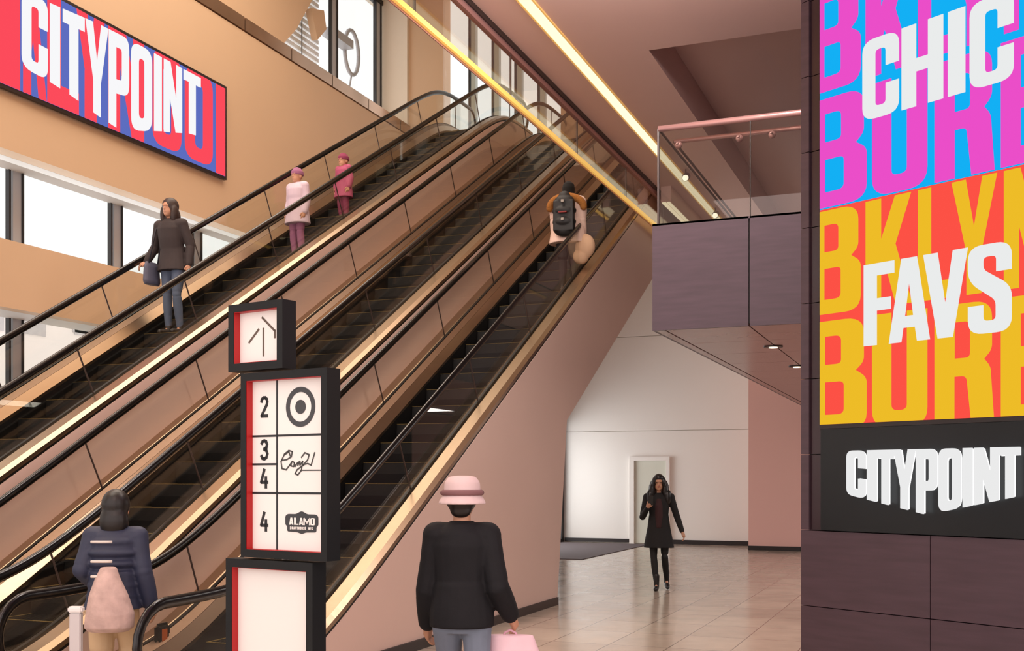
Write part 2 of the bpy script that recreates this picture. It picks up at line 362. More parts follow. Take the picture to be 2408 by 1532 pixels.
# spot lamps along the ceiling behind the guard
for x, y, z, lab in ((-3.88, 17.5, 6.46, 'small lit spot lamp beside the linear light, the upper of two'), (-3.93, 20.2, 6.46, 'small lit spot lamp beside the linear light, the lower of two')):
    s = thing('spot_lamp', lab, 'spot lamp', (x, y, z), 0, 'ceiling spot lamps')
    bm = bmesh.new(); cyl(bm, (0, 0.02, 0.05), (0, 0.02, CEIL - z), 0.012, 8); finish('stem', bm, M['dark'], s)
    bm = bmesh.new(); cyl(bm, (0, 0.09, 0.05), (0, 0, 0), 0.06, 16); finish('lamp_head', bm, M['dark'], s)
    bm = bmesh.new(); ball(bm, (0, -0.006, -0.003), 0.05, 0.03, 0.05, 8); finish('bulb', bm, emis('bulb_glow', (1, .88, .72, 1), 2.5), s, True)

# ------------------------------------------------------------------ escalators
SL = math.tan(R(30)); RUN = 15.07
def sp(y, w=0.33):
    v = y / w
    return y if v > 30 else w * math.log1p(math.exp(v))
def fz(y): return SL * (sp(y) - sp(y - RUN))
def ysamp(a, b):
    out = [a]
    y = a
    while y < b - 1e-6:
        inc = 0.1 if (-1.6 < y < 1.6 or RUN - 1.6 < y < RUN + 1.6) else 1.0
        y = min(y + inc, b); out.append(y)
    return out
YA, YB = -1.35, RUN + 1.5
def sweep(name, sec, m, parent, a=YA, b=YB, off=0.0, smooth=False):
    """sec: closed (x, dz) section swept along the escalator profile"""
    bm = bmesh.new(); rings = []
    for y in ysamp(a, b):
        rings.append([bm.verts.new((x, y, fz(y - off) + dz)) for x, dz in sec])
    n = len(sec)
    for p, q in zip(rings, rings[1:]):
        for k in range(n): bm.faces.new((p[k], p[(k + 1) % n], q[(k + 1) % n], q[k]))
    bm.faces.new(rings[0]); bm.faces.new(rings[-1][::-1])
    return finish(name, bm, m, parent, smooth)
HB, DB = 0.80, 0.18            # handrail and deck height above the landing
HW = 0.60                      # half distance between handrails
def build_escalator():
    t = bpy.data.objects.new('escalator', None); COL.objects.link(t)
    for s in (1, -1):
        X = s * HW
        # handrail: along top, round the newels and back
        pts = []
        r = 0.27
        for k in range(10):
            a = -math.pi / 2 + k * math.pi / 10 * -1
            pts.append((X, YA + r * math.cos(a), HB - r + r * math.sin(a)))
        pts = [(X, YA + 0.25, HB - 2 * r)] + pts[0:]
        top = [(X, y, HB + fz(y)) for y in ysamp(YA, YB)]
        end = []
        for k in range(1, 11):
            a = math.pi / 2 - k * math.pi / 10
            end.append((X, YB + r * math.cos(a), HB + fz(YB) - r + r * math.sin(a)))
        end.append((X, YB - 0.25, HB + fz(YB) - 2 * r))
        bm = bmesh.new(); tube(bm, pts + top + end, 0.042, 12, 0.55, up=Vector((1, 0, 0)))
        # flatten so that the rail is wider than thick: section is in (x, normal)
        finish('handrail', bm, M['rubber'], t, True)
        # inlet boxes
        bm = bmesh.new(); box(bm, X - 0.07, X + 0.07, YA + 0.15, YA + 0.42, HB - 2 * r - 0.07, HB - 2 * r + 0.07)
        bmesh.ops.bevel(bm, geom=bm.edges[:], offset=0.02, segments=2, affect='EDGES'); finish('handrail_inlet', bm, M['black'], t)
        # glass panels with joints leaning square to the slope
        def sheared(y): # lean factor follows local slope
            g = (fz(y + 0.05) - fz(y - 0.05)) / 0.1
            return g * 0.62
        edges = [YA - 0.22, 0.49]
        while edges[-1] + 1.7 < YB: edges.append(edges[-1] + 1.7)
        edges.append(YB + 0.22)
        for a, b in zip(edges, edges[1:]):
            bm = bmesh.new(); rows = []
            m_ = max(2, int((b - a) / (0.12 if (a < 1.6 or b > RUN - 1.6) else 0.6)))
            for k in range(m_ + 1):
                y = a + (b - a) * k / m_
                zb, zt = DB - 0.03 + fz(y), HB - 0.01 + fz(y - sheared(y)*0.0)
                L = sheared(y) * 0.5
                yb, yt = y + L, y - L * 0.35
                e_ = 0.004 if k == 0 else (-0.004 if k == m_ else 0)
                if y < YA: zt = HB - r + math.sqrt(max(0.0, r * r - (YA - y) ** 2)) - 0.02
                if y > YB: zt = fz(y) + HB - r + math.sqrt(max(0.0, r * r - (y - YB) ** 2)) - 0.02
                rows.append([bm.verts.new((X + dx, yy + e_, zz)) for dx, yy, zz in ((-.006, yb, DB - 0.03 + fz(yb)), (.006, yb, DB - 0.03 + fz(yb)), (.006, yt, zt if (y < YA or y > YB) else HB - 0.01 + fz(yt)), (-.006, yt, zt if (y < YA or y > YB) else HB - 0.01 + fz(yt)))])
            for p, q in zip(rows, rows[1:]):
                for k in range(4): bm.faces.new((p[k], p[(k + 1) % 4], q[(k + 1) % 4], q[k]))
            bm.faces.new(rows[0]); bm.faces.new(rows[-1][::-1])
            finish('glass_panel', bm, M['glass'], t)
            if b < YB:
                L = sheared(b) * 0.5; yb, yt = b + L, b - L * 0.35
                bm = bmesh.new(); tube(bm, [(X, yb, DB + fz(yb)), (X, yt, HB - 0.02 + fz(yt))], 0.009, 6); finish('glass_joint', bm, M['joint'], t)
        # decks: outer steel, inner steel, bronze strips, dark shadow gaps
        q = lambda x, z: (X + s * x, z)
        sweep('outer_deck', [q(0.02, DB - .02), q(0.05, DB), q(0.17, DB - .01), q(0.215, DB - 0.045), q(0.215, DB - 0.09), q(0.02, DB - 0.09)], M['steel'], t)
        sweep('glass_clamp', [q(-0.02, DB - 0.02), q(-0.018, DB + 0.012), q(0.018, DB + 0.012), q(0.02, DB - 0.02)], M['black'], t)
        sweep('trim_strip', [q(-0.02, DB - 0.02), q(-0.02, DB), q(-0.085, DB - 0.05), q(-0.085, DB - 0.08)], M['brown'], t)
        sweep('inner_deck', [q(-0.088, DB - 0.052), q(-0.088, DB - 0.1), q(-0.15, DB - 0.20), q(-0.155, DB - 0.16)], M['steel'], t)
        sweep('outer_shadow_gap', [q(0.05, DB - 0.09), q(0.208, DB - 0.09), q(0.208, DB - 0.12), q(0.05, DB - 0.12)], M['black'], t)
        # skirt
        sweep('skirt', [q(-0.135, DB - 0.17), q(-0.150, DB - 0.17), q(-0.150, DB - 0.50), q(-0.135, DB - 0.50)], M['black'], t)
    # cladding (truss sides and underside)
    ZU = -1.54
    bm = bmesh.new(); rings = []
    prof = ysamp(-0.7, YB + 0.2)
    def under(y):
        if y < 6.2: return 0.0
        return max(0.0, fz(y) + DB - 0.10 + ZU + 0.08) if y > 6.2 else 0.0
    ysl = sorted(set(prof + [6.199, 6.2]))
    for s in (1, -1):
        x1, x0 = s * (HW + 0.215), s * (HW + 0.17)
        rows = [[bm.verts.new((x, y, z)) for x, z in ((x0, under(y)), (x1, under(y)), (x1, max(fz(y) + DB - 0.12, under(y) + .01)), (x0, max(fz(y) + DB - 0.12, under(y) + .01)))] for y in ysl]
        for p, q in zip(rows, rows[1:]):
            for k in range(4): bm.faces.new((p[k], p[(k + 1) % 4], q[(k + 1) % 4], q[k]))
        bm.faces.new(rows[0]); bm.faces.new(rows[-1])
    xs = HW + 0.2
    yl = [y for y in ysl if y >= 6.2]
    rows = [[bm.verts.new((-xs, y, under(y) + 0.002)), bm.verts.new((xs, y, under(y) + 0.002)), bm.verts.new((xs, y, under(y) + 0.04)), bm.verts.new((-xs, y, under(y) + 0.04))] for y in yl]
    for p, q in zip(rows, rows[1:]):
        for k in range(4): bm.faces.new((p[k], p[(k + 1) % 4], q[(k + 1) % 4], q[k]))
    box(bm, -xs, xs, 6.16, 6.2, 0, under(6.21)); box(bm, -xs, xs, -0.7, -0.66, 0, 0.1)
    box(bm, -xs, xs, YB + 0.1, YB + 0.2, 7.3, 8.6)
    finish('side_cladding', bm, M['pinkwall'], t)
    bm = bmesh.new()
    for s in (1, -1): box(bm, s * (HW + 0.216), s * (HW + 0.224), -0.7, 6.2, 0.0, 0.10)
    finish('base_strip', bm, M['dark'], t)
    # landing plates
    boxobj('landing_plate', -HW + 0.1, HW - 0.1, YA - 0.6, -0.3, -0.02, 0.008, M['chrome'], t)
    boxobj('landing_plate', -HW + 0.1, HW - 0.1, RUN + 0.7, YB + 0.6, 8.60, 8.70, M['chrome'], t)
    # steps
    sw = HW - 0.155
    bm = bmesh.new()
    poly = [(0, 0), (0.4, 0), (0.4, -0.03), (0.06, -0.24), (0.0, -0.235), (-0.012, -0.12)]
    prism(bm, poly, 0, -sw, sw, 0)
    for k in range(22):   # tread ribs
        x = -sw + 0.02 + k * (2 * sw - 0.04) / 21
        box(bm, x - 0.006, x + 0.006, 0.01, 0.39, 0, 0.006)
    for s in (-1, 1): box(bm, s * sw - (0.03 if s > 0 else 0), s * sw + (0.03 if s < 0 else 0), 0.02, 0.38, 0.0061, 0.0075, mi=1)
    box(bm, -sw, sw, 0.0, 0.018, 0.004, 0.0075, mi=1)
    s0 = finish('step', bm, [M['step'], M['stepline']], t)
    first = True; y = -0.3
    while y < RUN + 0.6:
        z = SL * (sp(y - 0.35 + .2, .2) - sp(y - 0.35 - RUN + .2, .2))
        o = s0 if first else s0.copy()
        if not first: COL.objects.link(o); o.parent = t
        o.location = (0, y, z - 0.0); first = False; y += 0.4
    return t
esc = build_escalator()
esc.location = (-5.55, 7.50, 0)
ESC = {3: esc}
for k, x, y0 in ((2, -7.18, 6.37), (1, -8.81, 5.02)):
    c = dup(esc); c.location = (x, y0, 0); ESC[k] = c
tag(ESC[3], 'escalator nearest the pink wall side, with the backpacker riding up it', 'escalator', 'escalators')
tag(ESC[2], 'middle escalator between the other two, empty of riders', 'escalator', 'escalators')
tag(ESC[1], 'escalator furthest left, carrying a woman in a dark jacket holding the rail', 'escalator', 'escalators')
# stop box on the right escalator
bm = bmesh.new(); box(bm, -0.585, -0.54, -0.02, 0.16, 0.24, 0.44); bmesh.ops.bevel(bm, geom=bm.edges[:], offset=0.03, segments=3, affect='EDGES')
sb = finish('stop_button_box', bm, M['black'], ESC[3])
bm = bmesh.new(); box(bm, -0.54, -0.532, 0.04, 0.1, 0.29, 0.39); finish('indicator', bm, mat('amber_indicator', rgb(180, 90, 40), 0.4), sb)
# closing wall under the hall side
boxobj('baseboard_escalator', -4.735, -4.715, 6.8, 13.7, 0.0, 0.10, M['dark'], kind='structure')

# ------------------------------------------------------------------ glyphs
def rnd(pts, n=6):
    """pts: (x, y) or (x, y, r) -> rounded polygon"""
    out = []; L = len(pts)
    for i, p in enumerate(pts):
        if len(p) == 2 or p[2] <= 0: out.append(Vector((p[0], p[1]))); continue
        P = Vector(p[:2]); A = Vector(pts[i - 1][:2]); B = Vector(pts[(i + 1) % L][:2]); r = p[2]
        a = (A - P); b = (B - P)
        ra = min(r, a.length * 0.499); rb = min(r, b.length * 0.499); rr_ = min(ra, rb)
        a = P + a.normalized() * rr_; b = P + b.normalized() * rr_
        for k in range(n + 1):
            t = k / n; out.append(a * (1 - t) ** 2 + P * 2 * t * (1 - t) + b * t * t)
    return out
S_ = 0.155
G = {}
w = 0.46
G['I'] = (0.17, [[(0, 0), (.17, 0), (.17, 1), (0, 1)]], [])
G['L'] = (.40, [[(0, 0), (.40, 0), (.40, .16), (.17, .16), (.17, 1), (0, 1)]], [])
G['T'] = (.42, [[(.125, 0), (.295, 0), (.295, .84), (.42, .84), (.42, 1), (0, 1), (0, .84), (.125, .84)]], [])
G['H'] = (w, [[(0, 0), (.165, 0), (.165, .42), (.295, .42), (.295, 0), (w, 0), (w, 1), (.295, 1), (.295, .58), (.165, .58), (.165, 1), (0, 1)]], [])
G['F'] = (.38, [[(0, 0), (.165, 0), (.165, .42), (.34, .42), (.34, .57), (.165, .57), (.165, .85), (.38, .85), (.38, 1), (0, 1)]], [])
G['A'] = (.50, [[(0, 0), (.155, 0), (.18, .17), (.32, .17), (.345, 0), (.50, 0), (.345, 1), (.155, 1)]], [[(.20, .31), (.30, .31), (.25, .70)]])
G['V'] = (.50, [[(.165, 0), (.335, 0), (.50, 1), (.335, 1), (.25, .40), (.165, 1), (0, 1)]], [])
G['Y'] = (.52, [[(.175, 0), (.345, 0), (.345, .36), (.52, 1), (.355, 1), (.26, .58), (.165, 1), (0, 1), (.175, .36)]], [])
G['N'] = (.48, [[(0, 0), (.155, 0), (.155, .52), (.31, 0), (.48, 0), (.48, 1), (.325, 1), (.325, .48), (.17, 1), (0, 1)]], [])
G['K'] = (.50, [[(0, 0), (.17, 0), (.17, .30), (.21, .40), (.33, 0), (.50, 0), (.325, .56), (.49, 1), (.32, 1), (.17, .62), (.17, 1), (0, 1)]], [])
G['O'] = (w, [[(0, 0, .16), (w, 0, .16), (w, 1, .16), (0, 1, .16)]], [[(.165, .15, .06), (.295, .15, .06), (.295, .85, .06), (.165, .85, .06)]])
G['U'] = (w, [[(0, 0, .16), (w, 0, .16), (w, 1), (.295, 1), (.295, .15, .05), (.165, .15, .05), (.165, 1), (0, 1)]], [])
G['C'] = (w, [[(0, 0, .16), (w, 0, .16), (w, .40), (.295, .40), (.295, .15, .05), (.165, .15, .05), (.165, .85, .05), (.295, .85, .05), (.295, .62), (w, .62), (w, 1, .16), (0, 1, .16)]], [])
G['S'] = (w, [[(0, 0, .16), (w, 0, .16), (w, .50, .12), (.165, .72, .05), (.165, .86, .05), (.30, .86, .05), (.30, .68), (w, .68), (w, 1, .16), (0, 1, .16), (0, .60, .14), (.295, .36, .06), (.295, .14, .05), (.165, .14, .05), (.165, .32), (0, .32)]], [])
G['P'] = (w, [[(0, 0), (.165, 0), (.165, .36), (w, .36, .13), (w, 1, .13), (0, 1)]], [[(.165, .51), (.295, .51, .04), (.295, .85, .04), (.165, .85)]])
G['B'] = (.48, [[(0, 0), (.48, 0, .14), (.48, .46, .05), (.40, .53), (.46, .60, .05), (.46, 1, .14), (0, 1)]], [[(.165, .14), (.31, .14, .05), (.31, .44, .04), (.165, .44)], [(.165, .60), (.29, .60, .04), (.29, .86, .05), (.165, .86)]])
G['R'] = (.48, [[(0, 0), (.165, 0), (.165, .40), (.26, .40, .04), (.30, 0), (.48, 0), (.45, .46, .05), (.40, .53), (.46, .60, .05), (.46, 1, .14), (0, 1)]], [[(.165, .55), (.29, .55, .04), (.29, .85, .05), (.165, .85)]])
def clip(poly, x0, x1, y0, y1):
    for ax, val, sgn in ((0, x0, 1), (0, x1, -1), (1, y0, 1), (1, y1, -1)):
        out = []
        for i in range(len(poly)):
            a, b = poly[i - 1], poly[i]; da, db = (a[ax] - val) * sgn, (b[ax] - val) * sgn
            if (da >= 0) != (db >= 0): t = da / (da - db); out.append((a[0] + (b[0] - a[0]) * t, a[1] + (b[1] - a[1]) * t))
            if db >= 0: out.append(b)
        poly = out
        if len(poly) < 3: return []
    return poly
def glyph(bm, ch, x0, x1, zfun, place, rect=None, depth=0.004, back=0.0, mi=0, bold=0.0):
    """ch stretched from x0 to x1; zfun(x)->(bottom, top); place(x, z, d)->3D; clipped to rect"""
    gw, outs, holes = G[ch]; asp = 1.0
    loops = [rnd(p) for p in outs + holes]
    def mp(v):
        x = x0 + (x1 - x0) * v[0] / gw
        zb, zt = zfun(x); return (x, zb + (zt - zb) * v[1])
    flat = [p for l in loops for p in l]
    tris = geometry.tessellate_polygon([[Vector((p[0], p[1], 0)) for p in l] for l in loops])
    for t in tris:
        poly = [mp(flat[i]) for i in t]
        if rect: poly = clip(poly, *rect)
        if len(poly) < 3: continue
        ar = sum(poly[i - 1][0] * poly[i][1] - poly[i][0] * poly[i - 1][1] for i in range(len(poly)))
        if abs(ar) < 1e-9: continue
        if ar < 0: poly = poly[::-1]
        try: f = bm.faces.new([bm.verts.new(place(p[0], p[1], depth)) for p in poly]); f.material_index = mi
        except ValueError: pass
    for l in loops:        # side walls
        m_ = [mp(p) for p in l]
        for i in range(len(m_)):
            a, b = m_[i - 1], m_[i]
            if rect and not (rect[0] <= min(a[0], b[0]) and max(a[0], b[0]) <= rect[1] and rect[2] <= min(a[1], b[1]) and max(a[1], b[1]) <= rect[3]): continue
            f = bm.faces.new([bm.verts.new(v) for v in (place(a[0], a[1], depth), place(b[0], b[1], depth), place(b[0], b[1], back), place(a[0], a[1], back))]); f.material_index = mi
def flatquad(bm, x0, x1, z0, z1, place, d, mi=0):
    f = bm.faces.new([bm.verts.new(place(x, z, d)) for x, z in ((x0, z0), (x1, z0), (x1, z1), (x0, z1))]); f.material_index = mi
def slab(bm, x0, x1, z0, z1, place, d0, d1, mi=0):
    V = [[bm.verts.new(place(x, z, d)) for x, z in ((x0, z0), (x1, z0), (x1, z1), (x0, z1))] for d in (d0, d1)]
    bm.faces.new(V[0]).material_index = mi; bm.faces.new(V[1][::-1]).material_index = mi
    for i in range(4): bm.faces.new((V[0][i], V[0][(i + 1) % 4], V[1][(i + 1) % 4], V[1][i])).material_index = mi
def fin2(name, bm, m, parent):   # no normal recalculation needed for thin emissive lettering
    return finish(name, bm, m, parent)

# ------------------------------------------------------------------ sign on the left fascia
SX = FX + 0.02
def pl(y, z, d): return (SX + 0.06 + d, y, z)
SY0, SY1, SZ0, SZ1 = 9.3, 15.88, 6.76, 8.36
ls = thing('wall_sign', 'large red and blue wall sign reading CITYPOINT on the tan fascia', 'sign', (0, 0, 0))
def Yw(px):
    u = (px - 1204) / F_PX; c, s = math.cos(YAW), math.sin(YAW)
    return (c + u * s) * (FX / (-s + u * c))
bm = bmesh.new(); slab(bm, SY0, SY1, SZ0, SZ1, pl, -0.055, 0.0); finish('frame', bm, M['dark'], ls)
m_blue = emis('sign_blue', rgb(96, 112, 196), 0.95); m_red = emis('sign_red', rgb(255, 76, 92), 0.98); m_white = emis('sign_white', rgb(250, 250, 252), 0.98)
rect = (SY0 + 0.05, SY1 - 0.05, SZ0 + 0.05, SZ1 - 0.05)
bm = bmesh.new(); slab(bm, rect[0], rect[1], rect[2], rect[3], pl, 0.0, 0.006); finish('backing', bm, m_blue, ls)
bm = bmesh.new()
k = 1 / 3.482
for ch, a, b, dz in (('I', -90, 35, 0), ('K', 42, 98, 0), ('L', 99, 174, 0), ('Y', 158, 244, 0.0), ('N', 243, 328, 0.0), ('O', 348, 416, 0.06), ('O', 424, 490, 0.06), ('I', 497, 560, -0.3)):
    glyph(bm, ch, Yw(a), Yw(b), lambda x, dz=dz: (SZ0 + (0.05 + dz if dz >= 0 else -0.1), SZ1 + (0.35 if dz <= 0 else 0.0)), pl, rect, 0.010, 0.006)
finish('red_lettering', bm, m_red, ls)
bm = bmesh.new()
SW = [(37, .12, .76), (110, .11, .79), (160, .09, .83), (212, .07, .895), (262, .06, .94), (322, .06, .87), (360, .062, .80), (396, .062, .75), (440, .062, .675)]
def sz(y):
    pts = [(Yw(a), t, b) for a, t, b in SW]
    if y <= pts[0][0]: t, b = pts[0][1:]
    elif y >= pts[-1][0]: t, b = pts[-1][1:]
    else:
        for p, q in zip(pts, pts[1:]):
            if p[0] <= y <= q[0]:
                f = (y - p[0]) / (q[0] - p[0]); t = p[1] + (q[1] - p[1]) * f; b = p[2] + (q[2] - p[2]) * f; break
    H = SZ1 - SZ0
    return (SZ1 - b * H, SZ1 - t * H)
for ch, a, b in (('C', 39, 100), ('I', 105, 129), ('T', 136, 187), ('Y', 189, 243), ('P', 244, 292), ('O', 297, 346), ('I', 351, 369), ('N', 374, 417), ('T', 421, 461)):
    glyph(bm, ch, Yw(a), Yw(b), sz, pl, rect, 0.016, 0.006)
finish('white_lettering', bm, m_white, ls)

# ------------------------------------------------------------------ purple column on the right, with its screen
P1 = Vector((-0.979, 8.21, 0)); DX = Vector((0.865, -0.5015, 0)); NX = Vector((-0.5015, -0.865, 0))
def pc(s, z, d): return P1 + DX * s + NX * d + Vector((0, 0, z))
bm = bmesh.new()
slab(bm, 0.004, 3.2, 0, CEIL - 0.001, pc, -1.2, -0.10, mi=1)
PH = 0.543
def panels(a, b, z0, z1, d=0.0, mi=0):
    slab(bm, a + 0.003, b - 0.003, z0 + 0.003, z1 - 0.003, pc, -0.1, d, mi)
z = 1.279 - 3 * PH
for i in range(3):
    z0 = max(0.0, z)
    for a, b in ((0, 1.02), (1.02, 2.04), (2.04, 3.06)): panels(a, b, z0, z + PH)
    z += PH
z = 1.279
while z < CEIL - 0.05:
    panels(0, 0.074, z, min(z + PH, CEIL)); panels(0.074, 0.182, z, min(z + PH, CEIL), -0.02, 2); panels(1.905, 3.06, z, min(z + PH, CEIL)); z += PH
finish('wall_column', bm, [M['purple'], M['dark'], mat('dark_purple_recess', rgb(52, 34, 40), 0.25)], kind='structure')
sg = thing('digital_advertising_screen', 'tall lit screen with CHIC and FAVS artwork on the purple column', 'screen')
S0, S1 = 0.186, 1.90
bm = bmesh.new(); slab(bm, S0, S1, 2.0, 5.9, pc, -0.09, 0.03); finish('housing', bm, M['dark'], sg)
mg, cy, yl_, rd = emis('art_magenta', rgb(240, 80, 205), 0.95), emis('art_cyan', rgb(20, 180, 250), 0.95), emis('art_yellow', rgb(240, 190, 40), 0.98), emis('art_coral', rgb(255, 82, 70), 0.98)
def Sx(px):
    u = (px - 1204) / F_PX; return (8 * u - 2.084) / (0.623 + 0.782 * u)
top = (S0 + 0.004, S1 - 0.004, 3.546, 5.85); bot = (S0 + 0.004, S1 - 0.004, 2.03, 3.546)
bm = bmesh.new(); slab(bm, *top, pc, 0.03, 0.034); finish('cyan_field', bm, cy, sg)
bm = bmesh.new(); slab(bm, *bot, pc, 0.03, 0.034); finish('coral_field', bm, rd, sg)
L1 = [('B', 1903, 2031), ('K', 2043, 2152), ('L', 2166, 2240), ('Y', 2245, 2352), ('N', 2368, 2480)]
L2 = [('B', 1899, 2045), ('U', 2058, 2188), ('R', 2205, 2346), ('B', 2361, 2500)]
def two(bm, rect, zt):
    for line, (a, b) in ((L1, (zt - 0.735, zt - 0.008)), (L2, (zt - 1.55, zt - 0.785))):
        for ch, p, q in line: glyph(bm, ch, Sx(p), Sx(q), lambda x, a=a, b=b: (a, b), pc, rect, 0.037, 0.034)
bm = bmesh.new(); two(bm, top, 5.105); two(bm, (top[0], top[1], 5.16, top[3]), 6.665); finish('magenta_lettering', bm, mg, sg)
bm = bmesh.new(); two(bm, bot, 3.54); finish('yellow_lettering', bm, yl_, sg)
bm = bmesh.new()
def zs(px, y): # height on the screen plane seen at pixel (px, y)
    return EYE + (HORIZ - y) / F_PX * (8 - 0.782 * Sx(px))
for ch, a, b in (('C', 2036, 2122), ('H', 2128, 2226), ('I', 2237, 2278), ('C', 2288, 2392)):
    glyph(bm, ch, Sx(a), Sx(b), lambda x: (zs(2130, 262), zs(2130, 70)), pc, top, 0.040, 0.037)
m_aw = emis('art_white', rgb(236, 238, 238), 0.98); finish('white_lettering', bm, m_aw, sg); bm = bmesh.new()
for ch, a, b in (('F', 2039, 2111), ('A', 2098, 2195), ('V', 2179, 2284), ('S', 2284, 2387)):
    glyph(bm, ch, Sx(a), Sx(b), lambda x: (zs(2040, 816), zs(2040, 626)), pc, bot, 0.040, 0.037)
finish('white_lettering', bm, m_aw, sg)
lg = thing('logo_panel', 'glossy black panel with glowing white CITYPOINT letters below the screen', 'sign')
bm = bmesh.new(); slab(bm, S0, S1, 1.285, 1.999, pc, -0.09, 0.02); finish('backing', bm, mat('gloss_black', rgb(18, 21, 24), 0.3, spec=0.4), lg)
def lz(s):
    mid = Sx(2195); zt = zs(2010, 1061)
    dist = abs(s - mid) / (mid - Sx(2008)); return (zt - 0.30 - (1 - min(dist, 1)) * 0.125, zt)
bm = bmesh.new()
LL = (('C', 2008, 2051), ('I', 2056, 2077), ('T', 2079, 2117), ('Y', 2118, 2168), ('P', 2171, 2219), ('O', 2224, 2275), ('I', 2281, 2302), ('N', 2308, 2364), ('T', 2367, 2414))
for ch, a, b in LL: glyph(bm, ch, Sx(a), Sx(b), lz, pc, None, 0.088, 0.070)
finish('lettering', bm, emis('letter_white', rgb(240, 240, 240), 0.95), lg)
# halo light: each channel letter carries lamps behind it
bm = bmesh.new()
for ch, a, b in LL: glyph(bm, ch, Sx(a) + .003, Sx(b) - .003, lambda x: (lz(x)[0] + .004, lz(x)[1] - .004), pc, None, 0.056, 0.066)
finish('halo_lamps', bm, emis('halo', (1, 1, 1, 1), 1.6), lg)

# ------------------------------------------------------------------ directory totem
TP = Vector((-3.557, 5.05, 0)); TD = Vector((0.977, -0.213, 0)); TN = Vector((-0.213, -0.977, 0))
def pt(s, z, d): return TP + TD * s + TN * d + Vector((0, 0, z))
tt = thing('directory_totem', 'stacked black framed directory sign with white panels and an upward arrow', 'directory sign')
m_frame = mat('charcoal_frame', rgb(17, 20, 23), 0.5, spec=0.3, noise=0.08, nscale=40)
m_redin = mat('red_reveal', rgb(176, 10, 14), 0.45)
m_panel = mat('white_panel_added_glow', rgb(232, 232, 228), 0.4, emit=0.10)  # emission stands in for daylight falling on the white panels
m_ink = mat('ink', rgb(34, 38, 42), 0.5)
DEP = 0.10
def frame(x0, x1, z0, z1, fw, label):
    bm = bmesh.new()
    for a, b, c, d in ((x0, x0 + fw, z0, z1), (x1 - fw, x1, z0, z1), (x0 + fw, x1 - fw, z1 - fw, z1), (x0 + fw, x1 - fw, z0, z0 + fw)):
        slab(bm, a, b, c, d, pt, -DEP, 0.0)
    slab(bm, x0 + 0.002, x1 - 0.002, z0 + 0.002, z1 - 0.002, pt, -DEP, -DEP + 0.02)
    fr = finish('frame', bm, m_frame, tt)
    bm = bmesh.new(); e = 0.003
    a, b, c, d = x0 + fw, x1 - fw, z0 + fw, z1 - fw
    for p in ((a, a + e, c, d), (b - e, b, c, d), (a, b, d - e, d), (a, b, c, c + e)): slab(bm, *p, pt, -0.046, -0.003)
    finish('red_lining', bm, m_redin, tt)
    bm = bmesh.new(); slab(bm, a, b, c, d, pt, -0.06, -0.045); finish('white_panel', bm, m_panel, tt)
    return a, b, c, d
A1 = frame(-0.097, 0.315, 2.232, 2.596, 0.042, 'top')
A2 = frame(0.0, 0.632, 1.226, 2.218, 0.042, 'mid')
A3 = frame(-0.117, 0.531, 0.0, 1.214, 0.046, 'low')
def stroke(bm, pts, w_, d=-0.043, fx=lambda p: p):
    """flat stroke along 2D points on the panel"""
    pts = [fx(p) for p in pts]
    for (x0, z0), (x1, z1) in zip(pts, pts[1:]):
        v = Vector((x1 - x0, z1 - z0)); 
        if v.length < 1e-6: continue
        n = Vector((-v.y, v.x)).normalized() * w_ / 2; e = v.normalized() * w_ * 0.25
        q = [(x0 - e.x + n.x, z0 - e.y + n.y), (x0 - e.x - n.x, z0 - e.y - n.y), (x1 + e.x - n.x, z1 + e.y - n.y), (x1 + e.x + n.x, z1 + e.y + n.y)]
        V = [[bm.verts.new(pt(a, b, dd)) for a, b in q] for dd in (d, -0.046)]
        bm.faces.new(V[0]); bm.faces.new(V[1][::-1])
        for i in range(4): bm.faces.new((V[0][i], V[0][(i + 1) % 4], V[1][(i + 1) % 4], V[1][i]))
a, b, c, d = A1; wx, wz = b - a, d - c
ar = lambda p: (a + p[0] * wx, c + p[1] * wz)
bm = bmesh.new()
for s_ in ([(0.56, 0.13), (0.56, 0.66)], [(0.22, 0.41), (0.45, 0.65)], [(0.53, 0.87), (0.82, 0.59)], [(0.82, 0.60), (0.82, 0.46)]): stroke(bm, s_, 0.012, fx=ar)
finish('arrow', bm, mat('arrow_bronze', rgb(96, 84, 74), 0.5), tt)
a, b, c, d = A2; wx, wz = b - a, d - c
f2 = lambda p: (a + p[0] * wx, c + p[1] * wz)
bm = bmesh.new()
stroke(bm, [(0.345, 0), (0.345, 1)], 0.012, fx=f2)
for zz in (0.672, 0.335): stroke(bm, [(0.0, zz), (1, zz)], 0.011, fx=f2)
stroke(bm, [(0, 0.505), (0.345, 0.505)], 0.011, fx=f2)
stroke(bm, [(0.66, 0.468), (1, 0.468)], 0.006, fx=f2)
finish('grid_lines', bm, m_ink, tt)
def digit(bm, n, cx, cz, h, w_):
    D = {2: [(-.33, .28), (-.28, .42), (-.1, .5), (.1, .5), (.28, .42), (.33, .27), (.27, .1), (-.33, -.5), (.36, -.5)],
         3: [(-.32, .34), (-.2, .46), (0, .5), (.2, .46), (.31, .3), (.24, .12), (-.02, .04), (.24, -.04), (.35, -.22), (.24, -.42), (0, -.5), (-.22, -.46), (-.34, -.32)],
         4: [(.0, .5), (-.36, -.2), (.38, -.2)]}[n]
    f = lambda p: (cx + p[0] * h * 0.68, cz + p[1] * h)
    stroke(bm, D, w_, fx=f)
    if n == 4: stroke(bm, [(.18, .08), (.18, -.5)], w_, fx=f)
for n, zf in ((2, 0.845), (3, 0.59), (4, 0.42), (4, 0.165)):
    bm = bmesh.new(); cx, cz = f2((0.17, zf)); digit(bm, n, cx, cz, 0.098, 0.018); finish('floor_number', bm, m_ink, tt)
